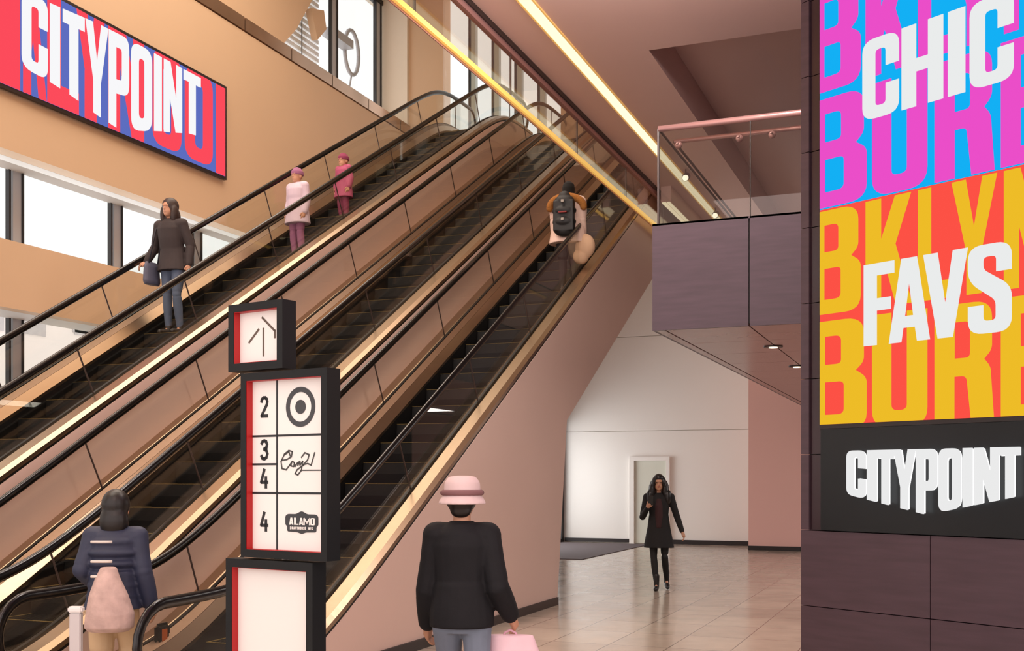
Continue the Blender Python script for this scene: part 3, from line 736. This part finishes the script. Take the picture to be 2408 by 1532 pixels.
# bullseye
bm = bmesh.new(); cx, cz = f2((0.66, 0.835))
def ringdisc(bm, cx, cz, r0, r1, d=-0.042, n=40):
    V = []
    for k in range(n):
        an = 2 * math.pi * k / n
        V.append([bm.verts.new(pt(cx + r * math.cos(an), cz + r * math.sin(an), dd)) for r, dd in ((r0, d), (r1, d), (r1, -0.0455), (r0, -0.0455))])
    for k in range(n):
        p, q = V[k], V[(k + 1) % n]
        for i in range(3 if r0 < 1e-4 else 4):
            try: bm.faces.new((p[i], p[(i + 1) % 4], q[(i + 1) % 4], q[i]))
            except ValueError: pass
ringdisc(bm, cx, cz, 0.078, 0.105); ringdisc(bm, cx, cz, 0.0005, 0.037); finish('bullseye_logo', bm, mat('logo_grey', rgb(62, 66, 70), 0.5), tt)
# script logo
bm = bmesh.new()
fs = lambda p: (a + wx * (0.385 + 0.46 * p[0]), c + wz * (0.505 + 0.075 * p[1]))
scr = [[(.30, .62), (.26, .95), (.12, .7), (.03, .2), (.06, -.35), (.18, -.45), (.28, -.1)],
       [(.04, .28), (.20, .35), (.33, .55), (.36, .95), (.26, 1.05), (.12, .75)],
       [(.28, -.1), (.36, .2), (.42, .1), (.40, -.2), (.32, -.15), (.34, .15)], [(.42, .1), (.44, -.2), (.50, .05), (.54, .15), (.52, -.15)],
       [(.52, -.1), (.58, .2), (.58, -.1), (.66, .2), (.62, -.5), (.52, -.85), (.44, -.75), (.50, -.45), (.70, -.05)],
       [(.62, .5), (.72, .85), (.84, .7), (.80, .3), (.68, -.05), (.80, .02), (.90, -.1)], [(1.0, .85), (.90, -.1)]]
for s_ in scr: stroke(bm, s_, 0.008, fx=fs)
finish('script_logo', bm, mat('logo_script', rgb(70, 72, 72), 0.5), tt)
# badge logo: dark badge with white lettering
bm = bmesh.new(); cx, cz = f2((0.675, 0.165))
bp = [(-.118, .035), (-.10, .045), (-.04, .045), (0, .062), (.04, .045), (.10, .045), (.118, .035), (.118, -.012), (.105, -.02), (.105, -.048), (.03, -.05), (0, -.06), (-.03, -.05), (-.105, -.048), (-.105, -.02), (-.118, -.012)]
pp = rnd([(cx + x, cz + z_, 0.012) for x, z_ in bp], 4)
V = [[bm.verts.new(pt(p[0], p[1], dd)) for p in pp] for dd in (-0.0425, -0.046)]
for t in geometry.tessellate_polygon([[Vector((p[0], p[1], 0)) for p in pp]]): bm.faces.new([V[0][i] for i in t])
for i in range(len(pp)): bm.faces.new((V[0][i - 1], V[0][i], V[1][i], V[1][i - 1]))
bdg = finish('badge_logo', bm, mat('badge_grey', rgb(54, 58, 62), 0.5), tt)
bm = bmesh.new()
def pbadge(x, z_, d_): return pt(x, z_, -0.0425 + d_)
xx = cx - 0.088
for ch in 'ALAMO':
    ww = 0.04 if ch == 'M' else 0.03
    if ch == 'M':
        stroke(bm, [(xx, cz - .01), (xx, cz + .022), (xx + ww / 2, cz), (xx + ww, cz + .022), (xx + ww, cz - .01)], 0.009, -0.0405)
    else: glyph(bm, ch, xx, xx + ww, lambda x: (cz - 0.012, cz + 0.026), pbadge, None, 0.002, 0.0)
    xx += ww + 0.006
xx = cx - 0.082
for i, ch in enumerate('DRAFTHOUSE NYC'):
    if ch not in (' ',) and ch in G: glyph(bm, ch, xx, xx + 0.009, lambda x: (cz - 0.036, cz - 0.022), pbadge, None, 0.002, 0.0)
    elif ch in 'DE': stroke(bm, [(xx + .002, cz - .036), (xx + .002, cz - .022)], 0.004, -0.0405)
    xx += 0.0121
finish('badge_lettering', bm, mat('badge_white', rgb(244, 244, 240), 0.5), bdg)

# ------------------------------------------------------------------ white post by the escalator entry
bp_ = thing('queue_post', 'slim pale grey metal post standing at the escalator entry', 'post', (-4.53, 4.88, 0), R(20))
bm = bmesh.new(); box(bm, -0.032, 0.032, -0.02, 0.02, 0.02, 0.90); bmesh.ops.bevel(bm, geom=bm.edges[:], offset=0.005, segments=2, affect='EDGES'); finish('shaft', bm, mat('pale_metal', rgb(196, 190, 190), 0.35, metal=0.3), bp_)
bm = bmesh.new(); box(bm, -0.040, 0.040, -0.027, 0.027, 0.90, 0.935); bmesh.ops.bevel(bm, geom=bm.edges[:], offset=0.008, segments=2, affect='EDGES'); finish('cap', bm, mat('white_cap', rgb(230, 226, 224), 0.3), bp_)
bm = bmesh.new(); cyl(bm, (0, 0, 0), (0, 0, 0.02), 0.14, 28); finish('base', bm, M['chrome'], bp_)

# ------------------------------------------------------------------ people
def remesh(name, build, m, parent, voxel=0.009, smooth=3):
    bm = bmesh.new(); build(bm)
    me = bpy.data.meshes.new('t'); bmesh.ops.recalc_face_normals(bm, faces=bm.faces[:]); bm.to_mesh(me); bm.free()
    o = bpy.data.objects.new('t', me); COL.objects.link(o)
    md = o.modifiers.new('r', 'REMESH'); md.mode = 'VOXEL'; md.voxel_size = voxel; md.use_smooth_shade = True
    ms = o.modifiers.new('s', 'SMOOTH'); ms.iterations = smooth; ms.factor = 0.5
    bpy.context.view_layer.update()
    dg = bpy.context.evaluated_depsgraph_get()
    m2 = bpy.data.meshes.new_from_object(o.evaluated_get(dg)); m2.name = name
    bpy.data.objects.remove(o); bpy.data.meshes.remove(me)
    m2.materials.clear(); m2.materials.append(m)
    for p in m2.polygons: p.use_smooth = True
    r = bpy.data.objects.new(name, m2); COL.objects.link(r); r.parent = parent
    return r
def chain(bm, pts, rads, n=12):
    """tapered limb with round joints, smoothly interpolated"""
    pts = [Vector(p) for p in pts]; P, Q = [], []
    for i in range(len(pts) - 1):
        for k in range(4):
            t = k / 4; P.append(pts[i].lerp(pts[i + 1], t)); Q.append(rads[i] + (rads[i + 1] - rads[i]) * t)
    P.append(pts[-1]); Q.append(rads[-1])
    tube(bm, P, Q, n)
    for p, r in zip(pts, rads): ball(bm, p, r * 0.99, n=8)
def loft(bm, secs, n=20):
    """secs: (x, y, z, rx, ry)"""
    rings = [[bm.verts.new((x + rx * math.cos(2 * math.pi * k / n), y + ry * math.sin(2 * math.pi * k / n), z)) for k in range(n)] for x, y, z, rx, ry in secs]
    for a, b in zip(rings, rings[1:]):
        for k in range(n): bm.faces.new((a[k], a[(k + 1) % n], b[(k + 1) % n], b[k]))
    bm.faces.new(rings[0][::-1]); bm.faces.new(rings[-1])
def hand(bm, w_, d, up, side, curl=0.5):
    """w_: wrist, d: direction of the hand, up: back-of-hand normal, side: thumb side; fingers curl to -up"""
    w_ = Vector(w_); d = Vector(d).normalized(); up = Vector(up); up = (up - d * up.dot(d)).normalized(); s = Vector(side); s = (s - d * s.dot(d) - up * s.dot(up)).normalized()
    chain(bm, [w_ - d * 0.02, w_ + d * 0.03, w_ + d * 0.075], [0.024, 0.027, 0.026])
    for k in (-1, 0, 1): chain(bm, [w_ + d * 0.02 + s * k * 0.016, w_ + d * 0.08 + s * k * 0.022], [0.016, 0.014])
    for k, L in ((1.5, .072), (.5, .08), (-.5, .074), (-1.5, .058)):
        p = w_ + d * 0.082 + s * k * 0.0185; q = [p]; a = 0.0; v = d
        for seg in (0.45, 0.32, 0.23):
            a += curl * 0.9; v = d * math.cos(a) - up * math.sin(a); q.append(q[-1] + v * L * seg)
        chain(bm, q, [0.0098, 0.0092, 0.0085, 0.0075], 8)
    p = w_ + d * 0.03 + s * 0.024
    chain(bm, [p, p + d * 0.025 + s * 0.024 - up * 0.008, p + d * 0.052 + s * 0.026 - up * 0.02], [0.013, 0.011, 0.009], 8)
def head(bm, c, face, r=1.0):
    """c: head centre; face: unit direction of the face"""
    f = Vector(face).normalized(); s = f.cross(Vector((0, 0, 1))).normalized(); u = s.cross(f)
    rot = Matrix((s, f, u)).transposed(); c = Vector(c)
    B = lambda a, b, cc, x, y, z: ball(bm, c + s * a * r + f * b * r + u * cc * r, x * r, y * r, z * r, 10, rot)
    B(0, -0.008, 0.02, .076, .096, .098); B(0, .018, -.045, .060, .070, .070); B(0, .045, -.085, .036, .036, .028)
    B(0, .088, -.022, .011, .020, .020); B(0, .083, .022, .05, .016, .010); B(0, .078, -.055, .024, .014, .012)
    for k in (-1, 1): B(k * .077, -.005, -.012, .010, .020, .030)
    return rot
def person(label, loc, rotz, J, spec):
    """J: joints in local metres, +Y is the way the person faces"""
    root = thing('person', label, 'person', loc, rotz, None)
    J = {k: Vector(v) for k, v in J.items()}
    up = Vector((0, 0, 1)); sk = spec.get('skin', SKIN); vx = spec.get('voxel', 0.009)
    g = spec.get('girth', 1.0)
    pel, chest, neck, hd = J['pelvis'], J['chest'], J['neck'], J['head']
    def torso(bm, e, zlo=None):
        p, c, n_ = pel, chest, neck
        secs = []
        for t, rx, ry in ((-.10, .13, .10), (0.0, .158, .112), (.30, .132, .096), (.55, .142, .108), (.8, .158, .112), (.93, .135, .09), (1.03, .06, .055)):
            q = p.lerp(c, t / .55) if t < .55 else c.lerp(n_, (t - .55) / .45)
            secs.append((q.x, q.y, q.z, (rx + e) * g, (ry + e) * g))
        loft(bm, secs)
    def arms(bm, e, full=True, upto=1.0):
        for s in 'lr':
            a, b, c = J['sh' + s], J['el' + s], J['wr' + s]
            chain(bm, [a, a.lerp(b, .5), b, b.lerp(c, .5), b.lerp(c, upto)], [(.052 + e) * g, (.044 + e) * g, (.038 + e), (.035 + e), (.026 + e)])
            chain(bm, [chest.lerp(neck, .75), a], [(.06 + e) * g, (.055 + e) * g])
    def legs(bm, e, upto=1.0):
        for s in 'lr':
            a, b, c = J['hp' + s], J['kn' + s], J['an' + s]
            chain(bm, [a, a.lerp(b, .5), b, b.lerp(c, .35), b.lerp(c, upto)], [(.085 + e) * g, (.070 + e) * g, (.052 + e), (.052 + e), (.036 + e)])
    def body(bm):
        torso(bm, -.012); arms(bm, -.008); legs(bm, -.014)
        chain(bm, [chest.lerp(neck, .9), neck, hd + Vector((0, -.01, -.06))], [.06, .05, .048])
        head(bm, hd, spec.get('face', (0, 1, 0)), spec.get('headr', 1.0))
        for s in 'lr':
            d = spec.get('hd' + s, (J['wr' + s] - J['el' + s])); sd = spec.get('thumb' + s, (0, 1, 0)); bu = spec.get('back' + s, ((1 if s == 'r' else -1), 0, 0))
            hand(bm, J['wr' + s], d, bu, sd, spec.get('curl' + s, .45))
        for s in 'lr':
            an, to = J['an' + s], J['to' + s]; chain(bm, [an, an.lerp(to, .6) + Vector((0, 0, -.02)), to], [.024, .018, .014])
        ball(bm, neck + Vector((0, .055, -.07)), .045, .03, .06) if spec.get('collar') == 0 else None
    remesh('body', body, sk, root, spec.get('bvox', 0.0075), 2)
    e = spec.get('coat_e', .014)
    def coat(bm):
        torso(bm, e); arms(bm, e * .8, upto=spec.get('sleeve', .97))
        if spec.get('hem'):
            p = pel; fl_ = spec.get('flare', .03)
            L = spec['hem']; secs = [(p.x, p.y, p.z + .18, (.14 + e) * g, (.105 + e) * g), (p.x, p.y, p.z, (.165 + e) * g, (.12 + e) * g)]
            for k in range(1, 5): secs.append((p.x, p.y, p.z - L * k / 4, (.165 + e + fl_ * k / 4) * g, (.12 + e + fl_ * k / 4) * g))
            loft(bm, secs[::-1])
        if spec.get('collar', 1): loft(bm, [(neck.x, neck.y - .005, neck.z - .05, .075, .07), (neck.x, neck.y - .005, neck.z + .015, .068, .064), (neck.x, neck.y - .005, neck.z + .03, .064, .06)])
        if spec.get('hood'):
            ball(bm, neck + Vector((0, -.07, -.02)), .13, .07, .07)
        if spec.get('puff'):
            for k in range(6):
                q = pel.lerp(neck, k / 6.2 + .02); r_ = [.16, .155, .15, .16, .17, .15][k]
                ball(bm, q, (r_ + e + .012) * g, (r_ * .72 + e + .014) * g, .05)
    remesh(spec.get('coat_name', 'jacket'), coat, spec['coat'], root, vx, spec.get('csm', 3))
    def trousers(bm):
        legs(bm, spec.get('leg_e', .008), .96); p = pel
        loft(bm, [(p.x, p.y, p.z - .09, .14 * g, .105 * g), (p.x, p.y, p.z, .16 * g, .115 * g), (p.x, p.y, p.z + .08, .14 * g, .105 * g)])
    remesh(spec.get('leg_name', 'trousers'), trousers, spec['legs'], root, vx)
    for s in 'lr':
        def shoe(bm, s=s):
            an, to = J['an' + s], J['to' + s]; d = (to - an); d.z = 0; d.normalize(); heel = an - d * .04
            chain(bm, [heel + Vector((0, 0, -.045)), an.lerp(to, .5) + Vector((0, 0, -.028)), to + Vector((0, 0, -.004))], [.036, .040, .030])
            chain(bm, [an + Vector((0, 0, spec.get('boot', .03))), an + Vector((0, 0, -.03))], [.045, .040])
        remesh('shoe', shoe, spec.get('shoes', SHOE), root, vx)
    return root, J
SKIN = mat('skin', rgb(190, 140, 112), 0.5); SHOE = mat('dark_leather', rgb(28, 24, 24), 0.45)
def std(H=1.72, lean=0.0):
    """standing skeleton for height H, facing +Y, left is -X"""
    k = H / 1.72
    J = dict(pelvis=(0, 0, .93), chest=(0, .01 + lean * .5, 1.20), neck=(0, 0 + lean, 1.44), head=(0, .02 + lean * 1.2, 1.60),
             shl=(-.175, lean, 1.39), shr=(.175, lean, 1.39), ell=(-.215, -.02 + lean, 1.11), elr=(.215, -.02 + lean, 1.11), wrl=(-.22, .05 + lean, .87), wrr=(.22, .05 + lean, .87),
             hpl=(-.085, 0, .88), hpr=(.085, 0, .88), knl=(-.09, .02, .49), knr=(.09, .02, .49), anl=(-.09, -.02, .085), anr=(.09, -.02, .085), tol=(-.10, .14, .035), tor=(.10, .14, .035))
    return {a: tuple(v * k for v in b) for a, b in J.items()}
def hairmesh(root, c, f, blobs, m, vx=.009):
    def b(bm):
        for x, y, z, rx, ry, rz in blobs: ball(bm, Vector(c) + Vector((x, y, z)), rx, ry, rz, 10)
    return remesh('hair', b, m, root, vx, 4)
HAIRB = mat('dark_hair', rgb(20, 15, 14), 0.4, noise=0.3, nscale=60, stretch=(1, 1, .1))
def look(x, y):   # yaw so that local +Y points to the camera
    return math.atan2(-y, -x) - math.pi / 2

# 1 woman walking towards the camera
wx_, wy_ = -3.96, 16.06
J = std(1.70)
J.update(elr=(.27, -.03, 1.10), wrr=(.34, .06, .87), ell=(-.25, .02, 1.10), wrl=(-.17, .20, 1.24))
# person faces the camera: her right hand (local +x) is on the image left
J.update(elr=(.24, .0, 1.08), wrr=(.165, .19, 1.22), ell=(-.26, -.03, 1.10), wrl=(-.34, .03, .87))
J.update(knr=(.075, .05, .49), anr=(.035, .09, .085), tor=(.05, .24, .035), knl=(-.085, .03, .49), anl=(-.115, -.20, .13), tol=(-.13, -.06, .035))
sp1 = dict(coat=mat('black_wool_coat', rgb(16, 13, 14), 0.8, noise=.2, nscale=80), legs=mat('black_leggings', rgb(12, 11, 12), 0.7), hem=.29, flare=.06, coat_name='coat', leg_e=.0, leg_name='leggings', boot=.13, collar=0,
           hdr=(-.3, .5, .8), thumbr=(-1, 0, .2), backr=(.3, .6, -.4), curlr=.8, girth=.95)
r1, J1 = person('woman in a black coat walking toward the camera, looking down at her phone', (wx_, wy_, 0), look(wx_, wy_), J, sp1)
r1['label'] = 'person with long dark hair and black coat walking toward camera, phone raised'
hc = J1['head']
hairmesh(r1, hc, None, [(0, -.025, .035, .092, .105, .105), (0, -.06, -.10, .155, .085, .20), (-.072, .01, .0, .034, .07, .09), (.072, .01, .0, .034, .07, .09), (-.095, .01, -.12, .05, .065, .13), (.095, .01, -.12, .05, .065, .13), (-.13, .02, -.21, .06, .065, .12), (.13, .02, -.21, .055, .065, .12), (0, .0, .075, .075, .09, .06)], HAIRB)
remesh('top', lambda bm: loft(bm, [(0, .055, .92, .05, .09), (0, .06, 1.1, .065, .10), (0, .055, 1.25, .07, .10), (0, .045, 1.35, .055, .085)]), mat('maroon_top', rgb(52, 22, 24), .8), r1)
for k in (-1, 1):
    bm = bmesh.new(); ball(bm, hc + Vector((k * .03, .083, .005)), .012, .008, .007, 6); finish('eye', bm, mat('eye', rgb(24, 18, 16), .2), r1, True)
bm = bmesh.new(); ball(bm, hc + Vector((0, .088, -.052)), .024, .01, .008, 6); finish('lips', bm, mat('lips', rgb(150, 62, 58), .4), r1, True)
ph = Vector(J1['wrr']) + Vector((-.045, .075, .11))
bm = bmesh.new(); box(bm, -.038, .038, -.005, .005, -.075, .075); bmesh.ops.rotate(bm, verts=bm.verts, matrix=Matrix.Rotation(R(-25), 3, 'X'))
phn = finish('phone', bm, mat('phone_black', rgb(14, 14, 16), .2)); phn.location = Matrix.Rotation(look(wx_, wy_), 4, 'Z') @ ph + Vector((wx_, wy_, 0)); phn.rotation_euler = (0, 0, look(wx_, wy_))
tag(phn, 'black phone held up by the walking woman in the black coat', 'phone')

# 2 foreground man seen from behind
mx_, my_ = -2.47, 5.55
J = std(1.66)
J.update(shl=(-.145, 0, 1.34), shr=(.145, 0, 1.34), elr=(.205, -.06, 1.06), wrr=(.26, .06, .90), ell=(-.195, .02, 1.04), wrl=(-.21, .12, .84), knl=(-.09, .20, .50), anl=(-.10, .26, .085), tol=(-.11, .42, .04), knr=(.09, -.02, .49), anr=(.10, -.26, .13), tor=(.11, -.12, .035))
black_j = mat('black_jacket', rgb(20, 20, 24), .75, spec=.3, noise=.3, nscale=14, bump=.3)
r2, J2 = person('person in a black jacket, jeans and pale brimmed hat in the foreground, seen from behind', (mx_, my_, 0), look(mx_, my_) + math.pi - R(8), J,
                dict(coat=black_j, legs=mat('washed_jeans', rgb(112, 122, 138), .8, noise=.25, nscale=9), coat_e=.034, hem=.06, flare=.0, leg_e=.01, girth=.90))
hc = J2['head']
def hat(bm):
    loft(bm, [(hc.x, hc.y - .005, hc.z - .035, .132, .150), (hc.x, hc.y - .005, hc.z - .018, .128, .146), (hc.x, hc.y - .005, hc.z + .02, .102, .116), (hc.x, hc.y - .005, hc.z + .085, .098, .11), (hc.x, hc.y - .005, hc.z + .115, .075, .085), (hc.x, hc.y, hc.z + .122, .03, .035)])
remesh('hat', hat, mat('pale_pink_felt', rgb(222, 198, 198), .8), r2)
bm = bmesh.new(); tube(bm, [(hc.x + .106 * math.cos(a), hc.y - .005 + .12 * math.sin(a), hc.z + .028) for a in [2 * math.pi * k / 24 for k in range(25)]], .016, 8); finish('hat_band', bm, mat('mauve_band', rgb(130, 92, 94), .8), r2, True)
hairmesh(r2, hc, None, [(0, -.035, -.01, .086, .085, .08), (0, -.06, -.07, .06, .04, .04)], HAIRB)
def bag(bm):
    w0 = Vector(J2['wrr']); loft(bm, [(w0.x + .03, w0.y, w0.z - .46, .15, .07), (w0.x + .03, w0.y, w0.z - .40, .165, .08), (w0.x + .02, w0.y, w0.z - .22, .15, .065), (w0.x, w0.y, w0.z - .11, .13, .04)])
bgm = bpy.data.objects.new('tote_bag', None); COL.objects.link(bgm); bgm.location = r2.location; bgm.rotation_euler = r2.rotation_euler
tag(bgm, 'soft pink and white bag hanging from the hand of the person in the hat', 'bag')
remesh('bag_body', bag, mat('pink_white_cloth', rgb(232, 198, 208), .7, noise=.2, nscale=5), bgm)
w0 = Vector(J2['wrr']); bm = bmesh.new(); tube(bm, [w0 + Vector((-.06, 0, -.20)), w0 + Vector((-.03, 0, -.10)), w0 + Vector((0, 0, -.085)), w0 + Vector((.03, 0, -.10)), w0 + Vector((.06, 0, -.20))], .007, 8); finish('handle', bm, mat('pink_cord', rgb(210, 160, 176), .7), bgm, True)

# 3 rider with backpack on the right escalator
def step_z(e, Y):
    y = Y - ESC[e].location.y
    kk = math.floor((y + 0.3) / 0.4); ys_ = -0.3 + kk * 0.4
    return SL * (sp(ys_ - .35 + .2, .2) - sp(ys_ - .35 - RUN + .2, .2)) + 0.007, ESC[e].location.y + ys_ + 0.2
zz_, yy_ = step_z(3, 15.55)
J = std(1.62)
cream = mat('cream_parka', rgb(214, 184, 170), .8, noise=.1, nscale=10)
r3, J3 = person('person riding up the right escalator with black cap, fur hood and black backpack', (-5.15, yy_, zz_), R(6), J,
                dict(coat=cream, legs=mat('dark_trousers', rgb(34, 28, 28), .8), coat_e=.04, hem=.16, flare=.02, leg_e=.01, girth=1.28, hood=1))
hc = J3['head']; nk = J3['neck']
def cap(bm):
    loft(bm, [(hc.x, hc.y, hc.z - .09, .086, .10), (hc.x, hc.y, hc.z + .03, .094, .108), (hc.x, hc.y, hc.z + .09, .08, .092), (hc.x, hc.y, hc.z + .125, .04, .05)])
remesh('beanie', cap, mat('black_knit', rgb(12, 10, 10), .9), r3)
def fur(bm):
    for k in range(22):
        a = math.pi * k / 21.0
        ball(bm, Vector((nk.x + .25 * math.cos(a), nk.y - .11 - .05 * math.sin(a), nk.z - .13 + .15 * math.sin(a))), .055, .055, .055, 6)
remesh('fur_trim', fur, mat('brown_fur', rgb(150, 96, 40), .95, noise=.4, nscale=60, bump=1), r3)
def pack(bm):
    y = -.27
    for z, rx, ry in ((.0, .15, .08), (.12, .175, .11), (.28, .18, .11), (.42, .15, .09), (.48, .09, .06)): ball(bm, (0, y, .86 + z), rx, ry, .09)
    box(bm, -.15, .15, y - .08, y + .06, .84, 1.28)
bpk = bpy.data.objects.new('backpack', None); COL.objects.link(bpk); bpk.location = r3.location; bpk.rotation_euler = r3.rotation_euler
tag(bpk, 'black backpack worn by the rider on the right escalator', 'backpack')
remesh('main_bag', pack, mat('black_nylon', rgb(14, 12, 13), .6), bpk, .009, 6)
for z in (1.24, .98):
    bm = bmesh.new(); box(bm, -.02, .02, -.405, -.36, z, z + .035); finish('buckle', bm, mat('buckle_grey', rgb(150, 140, 130), .4), bpk)
bm = bmesh.new(); box(bm, -.06, .06, -.400, -.36, 1.09, 1.11); finish('red_stripe', bm, mat('red_stripe', rgb(120, 20, 20), .6), bpk)
def sack(bm): ball(bm, (.28, -.05, .66), .15, .10, .18); ball(bm, (.22, -.05, .52), .12, .09, .12)
sk_ = remesh('cloth_bag', sack, mat('beige_canvas', rgb(196, 160, 130), .85, noise=.1), None); sk_.location = (r3.location.x - 0.02, r3.location.y, r3.location.z); sk_.rotation_euler = r3.rotation_euler
tag(sk_, 'beige cloth bag hanging at the right side of the escalator rider with backpack', 'bag')

# 4 woman going down the left escalator, hand on the rail
zz_, yy_ = step_z(1, 11.2)
J = std(1.68, .05)
# facing -Y: rotz = pi; her right hand (local +x) is at world -x, the far rail
J.update(elr=(.29, -.02, 1.12), wrr=(.37, .05, .92), ell=(-.24, -.02, 1.10), wrl=(-.25, .02, .86), knl=(-.09, .05, .49), knr=(.09, .0, .49))
r4, J4 = person('person with dark shoulder hair and brown-black jacket, hand on the left escalator rail', (-8.97, yy_, zz_), math.pi, J,
                dict(coat=mat('dark_brown_jacket', rgb(52, 42, 42), .75, noise=.15, nscale=20), legs=mat('blue_grey_jeans', rgb(84, 96, 118), .8, noise=.1), coat_e=.025, hem=.12, flare=.02, leg_e=.006,
                     hdr=(.5, .6, -.45), backr=(0, .3, 1), thumbr=(-1, 0, 0), curlr=.5))
hc = J4['head']
hairmesh(r4, hc, None, [(0, -.025, .03, .10, .11, .105), (0, -.06, -.10, .11, .085, .13), (-.08, 0, -.08, .04, .06, .12), (.08, 0, -.08, .04, .06, .12)], mat('brown_hair', rgb(48, 34, 30), .5, noise=.3, nscale=60))
def sbag(bm): loft(bm, [(.25, .10, .62, .05, .13), (.25, .10, .66, .06, .15), (.25, .10, .84, .05, .135), (.25, .10, .90, .03, .11)])
sb_ = bpy.data.objects.new('shoulder_bag', None); COL.objects.link(sb_); sb_.location = r4.location; sb_.rotation_euler = r4.rotation_euler
tag(sb_, 'grey-blue shoulder bag at the hip of the woman on the left escalator', 'bag')
remesh('bag_body', sbag, mat('slate_leather', rgb(84, 86, 104), .5), sb_)
bm = bmesh.new(); tube(bm, [(.24, .0, .88), (.20, .0, 1.15), (.12, .06, 1.44), (.17, .12, 1.3), (.23, .18, .88)], .009, 8); finish('strap', bm, mat('strap_dark', rgb(44, 42, 50), .6), sb_, True)

# 5 two small riders in pink on the left escalator
for Y, H, cc, lc, lab, xo, bb in ((13.6, 1.26, rgb(206, 186, 200), rgb(150, 96, 128), 'child in a pale lilac coat riding the left escalator', .12, 1.3), (15.5, .98, rgb(168, 74, 108), rgb(130, 52, 82), 'small child in a magenta pink jacket riding the left escalator', -.05, 1.35)):
    zz_, yy_ = step_z(1, Y)
    J = std(H)
    # children: bigger heads, hands a little out
    k = H / 1.72
    rt, Jt = person(lab, (-8.81 + xo, yy_, zz_), R(170), J, dict(coat=mat('pink_puffer', cc, .7, noise=.1), legs=mat('pink_trousers', lc, .8), coat_e=.03, hem=.2, flare=.03, leg_e=.004, puff=0, girth=k * bb * .95, headr=.92))
    hc = Jt['head']
    remesh('knit_hat', lambda bm: loft(bm, [(hc.x, hc.y - .01, hc.z + .01, .085, .10), (hc.x, hc.y - .01, hc.z + .06, .085, .098), (hc.x, hc.y - .01, hc.z + .11, .05, .06), (hc.x, hc.y, hc.z + .125, .02, .02)]), mat('knit_pink', lc, .9), rt)

# 6 person entering the right escalator, seen from behind
J = std(1.54, .06)
J.update(elr=(.20, .02, 1.00), wrr=(.24, .06, .78), ell=(-.20, -.02, 1.02), wrl=(-.17, .18, .90), knr=(.09, .10, .50), anr=(.09, .10, .085), tor=(.10, .27, .035))
r6, J6 = person('person in a navy padded jacket stepping onto the right escalator, seen from behind', (-5.30, 6.05, 0.008), R(22), J,
                dict(coat=mat('navy_puffer', rgb(40, 46, 70), .6, noise=.2, nscale=8), legs=mat('beige_trousers', rgb(196, 168, 132), .8, noise=.1), coat_e=.035, hem=.08, leg_e=.03, puff=1, girth=.86, leg_name='trousers'))
hc = J6['head']
hairmesh(r6, hc, None, [(0, -.02, .03, .095, .108, .11), (0, -.05, -.08, .10, .085, .12)], HAIRB)
for z in (1.22, 1.09, .99):
    bm = bmesh.new(); tube(bm, [(x, -.215 + .9 * x * x, z) for x in (-.07, -.035, 0, .035, .07)], .009, 8); finish('reflective_stripe', bm, mat('pale_stripe', rgb(214, 204, 196), .5), r6, True)
def rug(bm): loft(bm, [(.03, -.17, .62, .13, .08), (.04, -.18, .65, .165, .12), (.05, -.19, .74, .16, .12), (.04, -.19, .86, .13, .10), (.03, -.18, .98, .08, .075), (.03, -.16, 1.05, .05, .05)])
rg = remesh('fluffy_bag', rug, mat('dusty_pink_fluff', rgb(196, 168, 160), .95, noise=.35, nscale=14, bump=1), None); rg.location = r6.location; rg.rotation_euler = r6.rotation_euler
tag(rg, 'dusty pink fluffy sling bag hanging low behind the person in navy', 'bag')
print('objects', len(SC.objects))
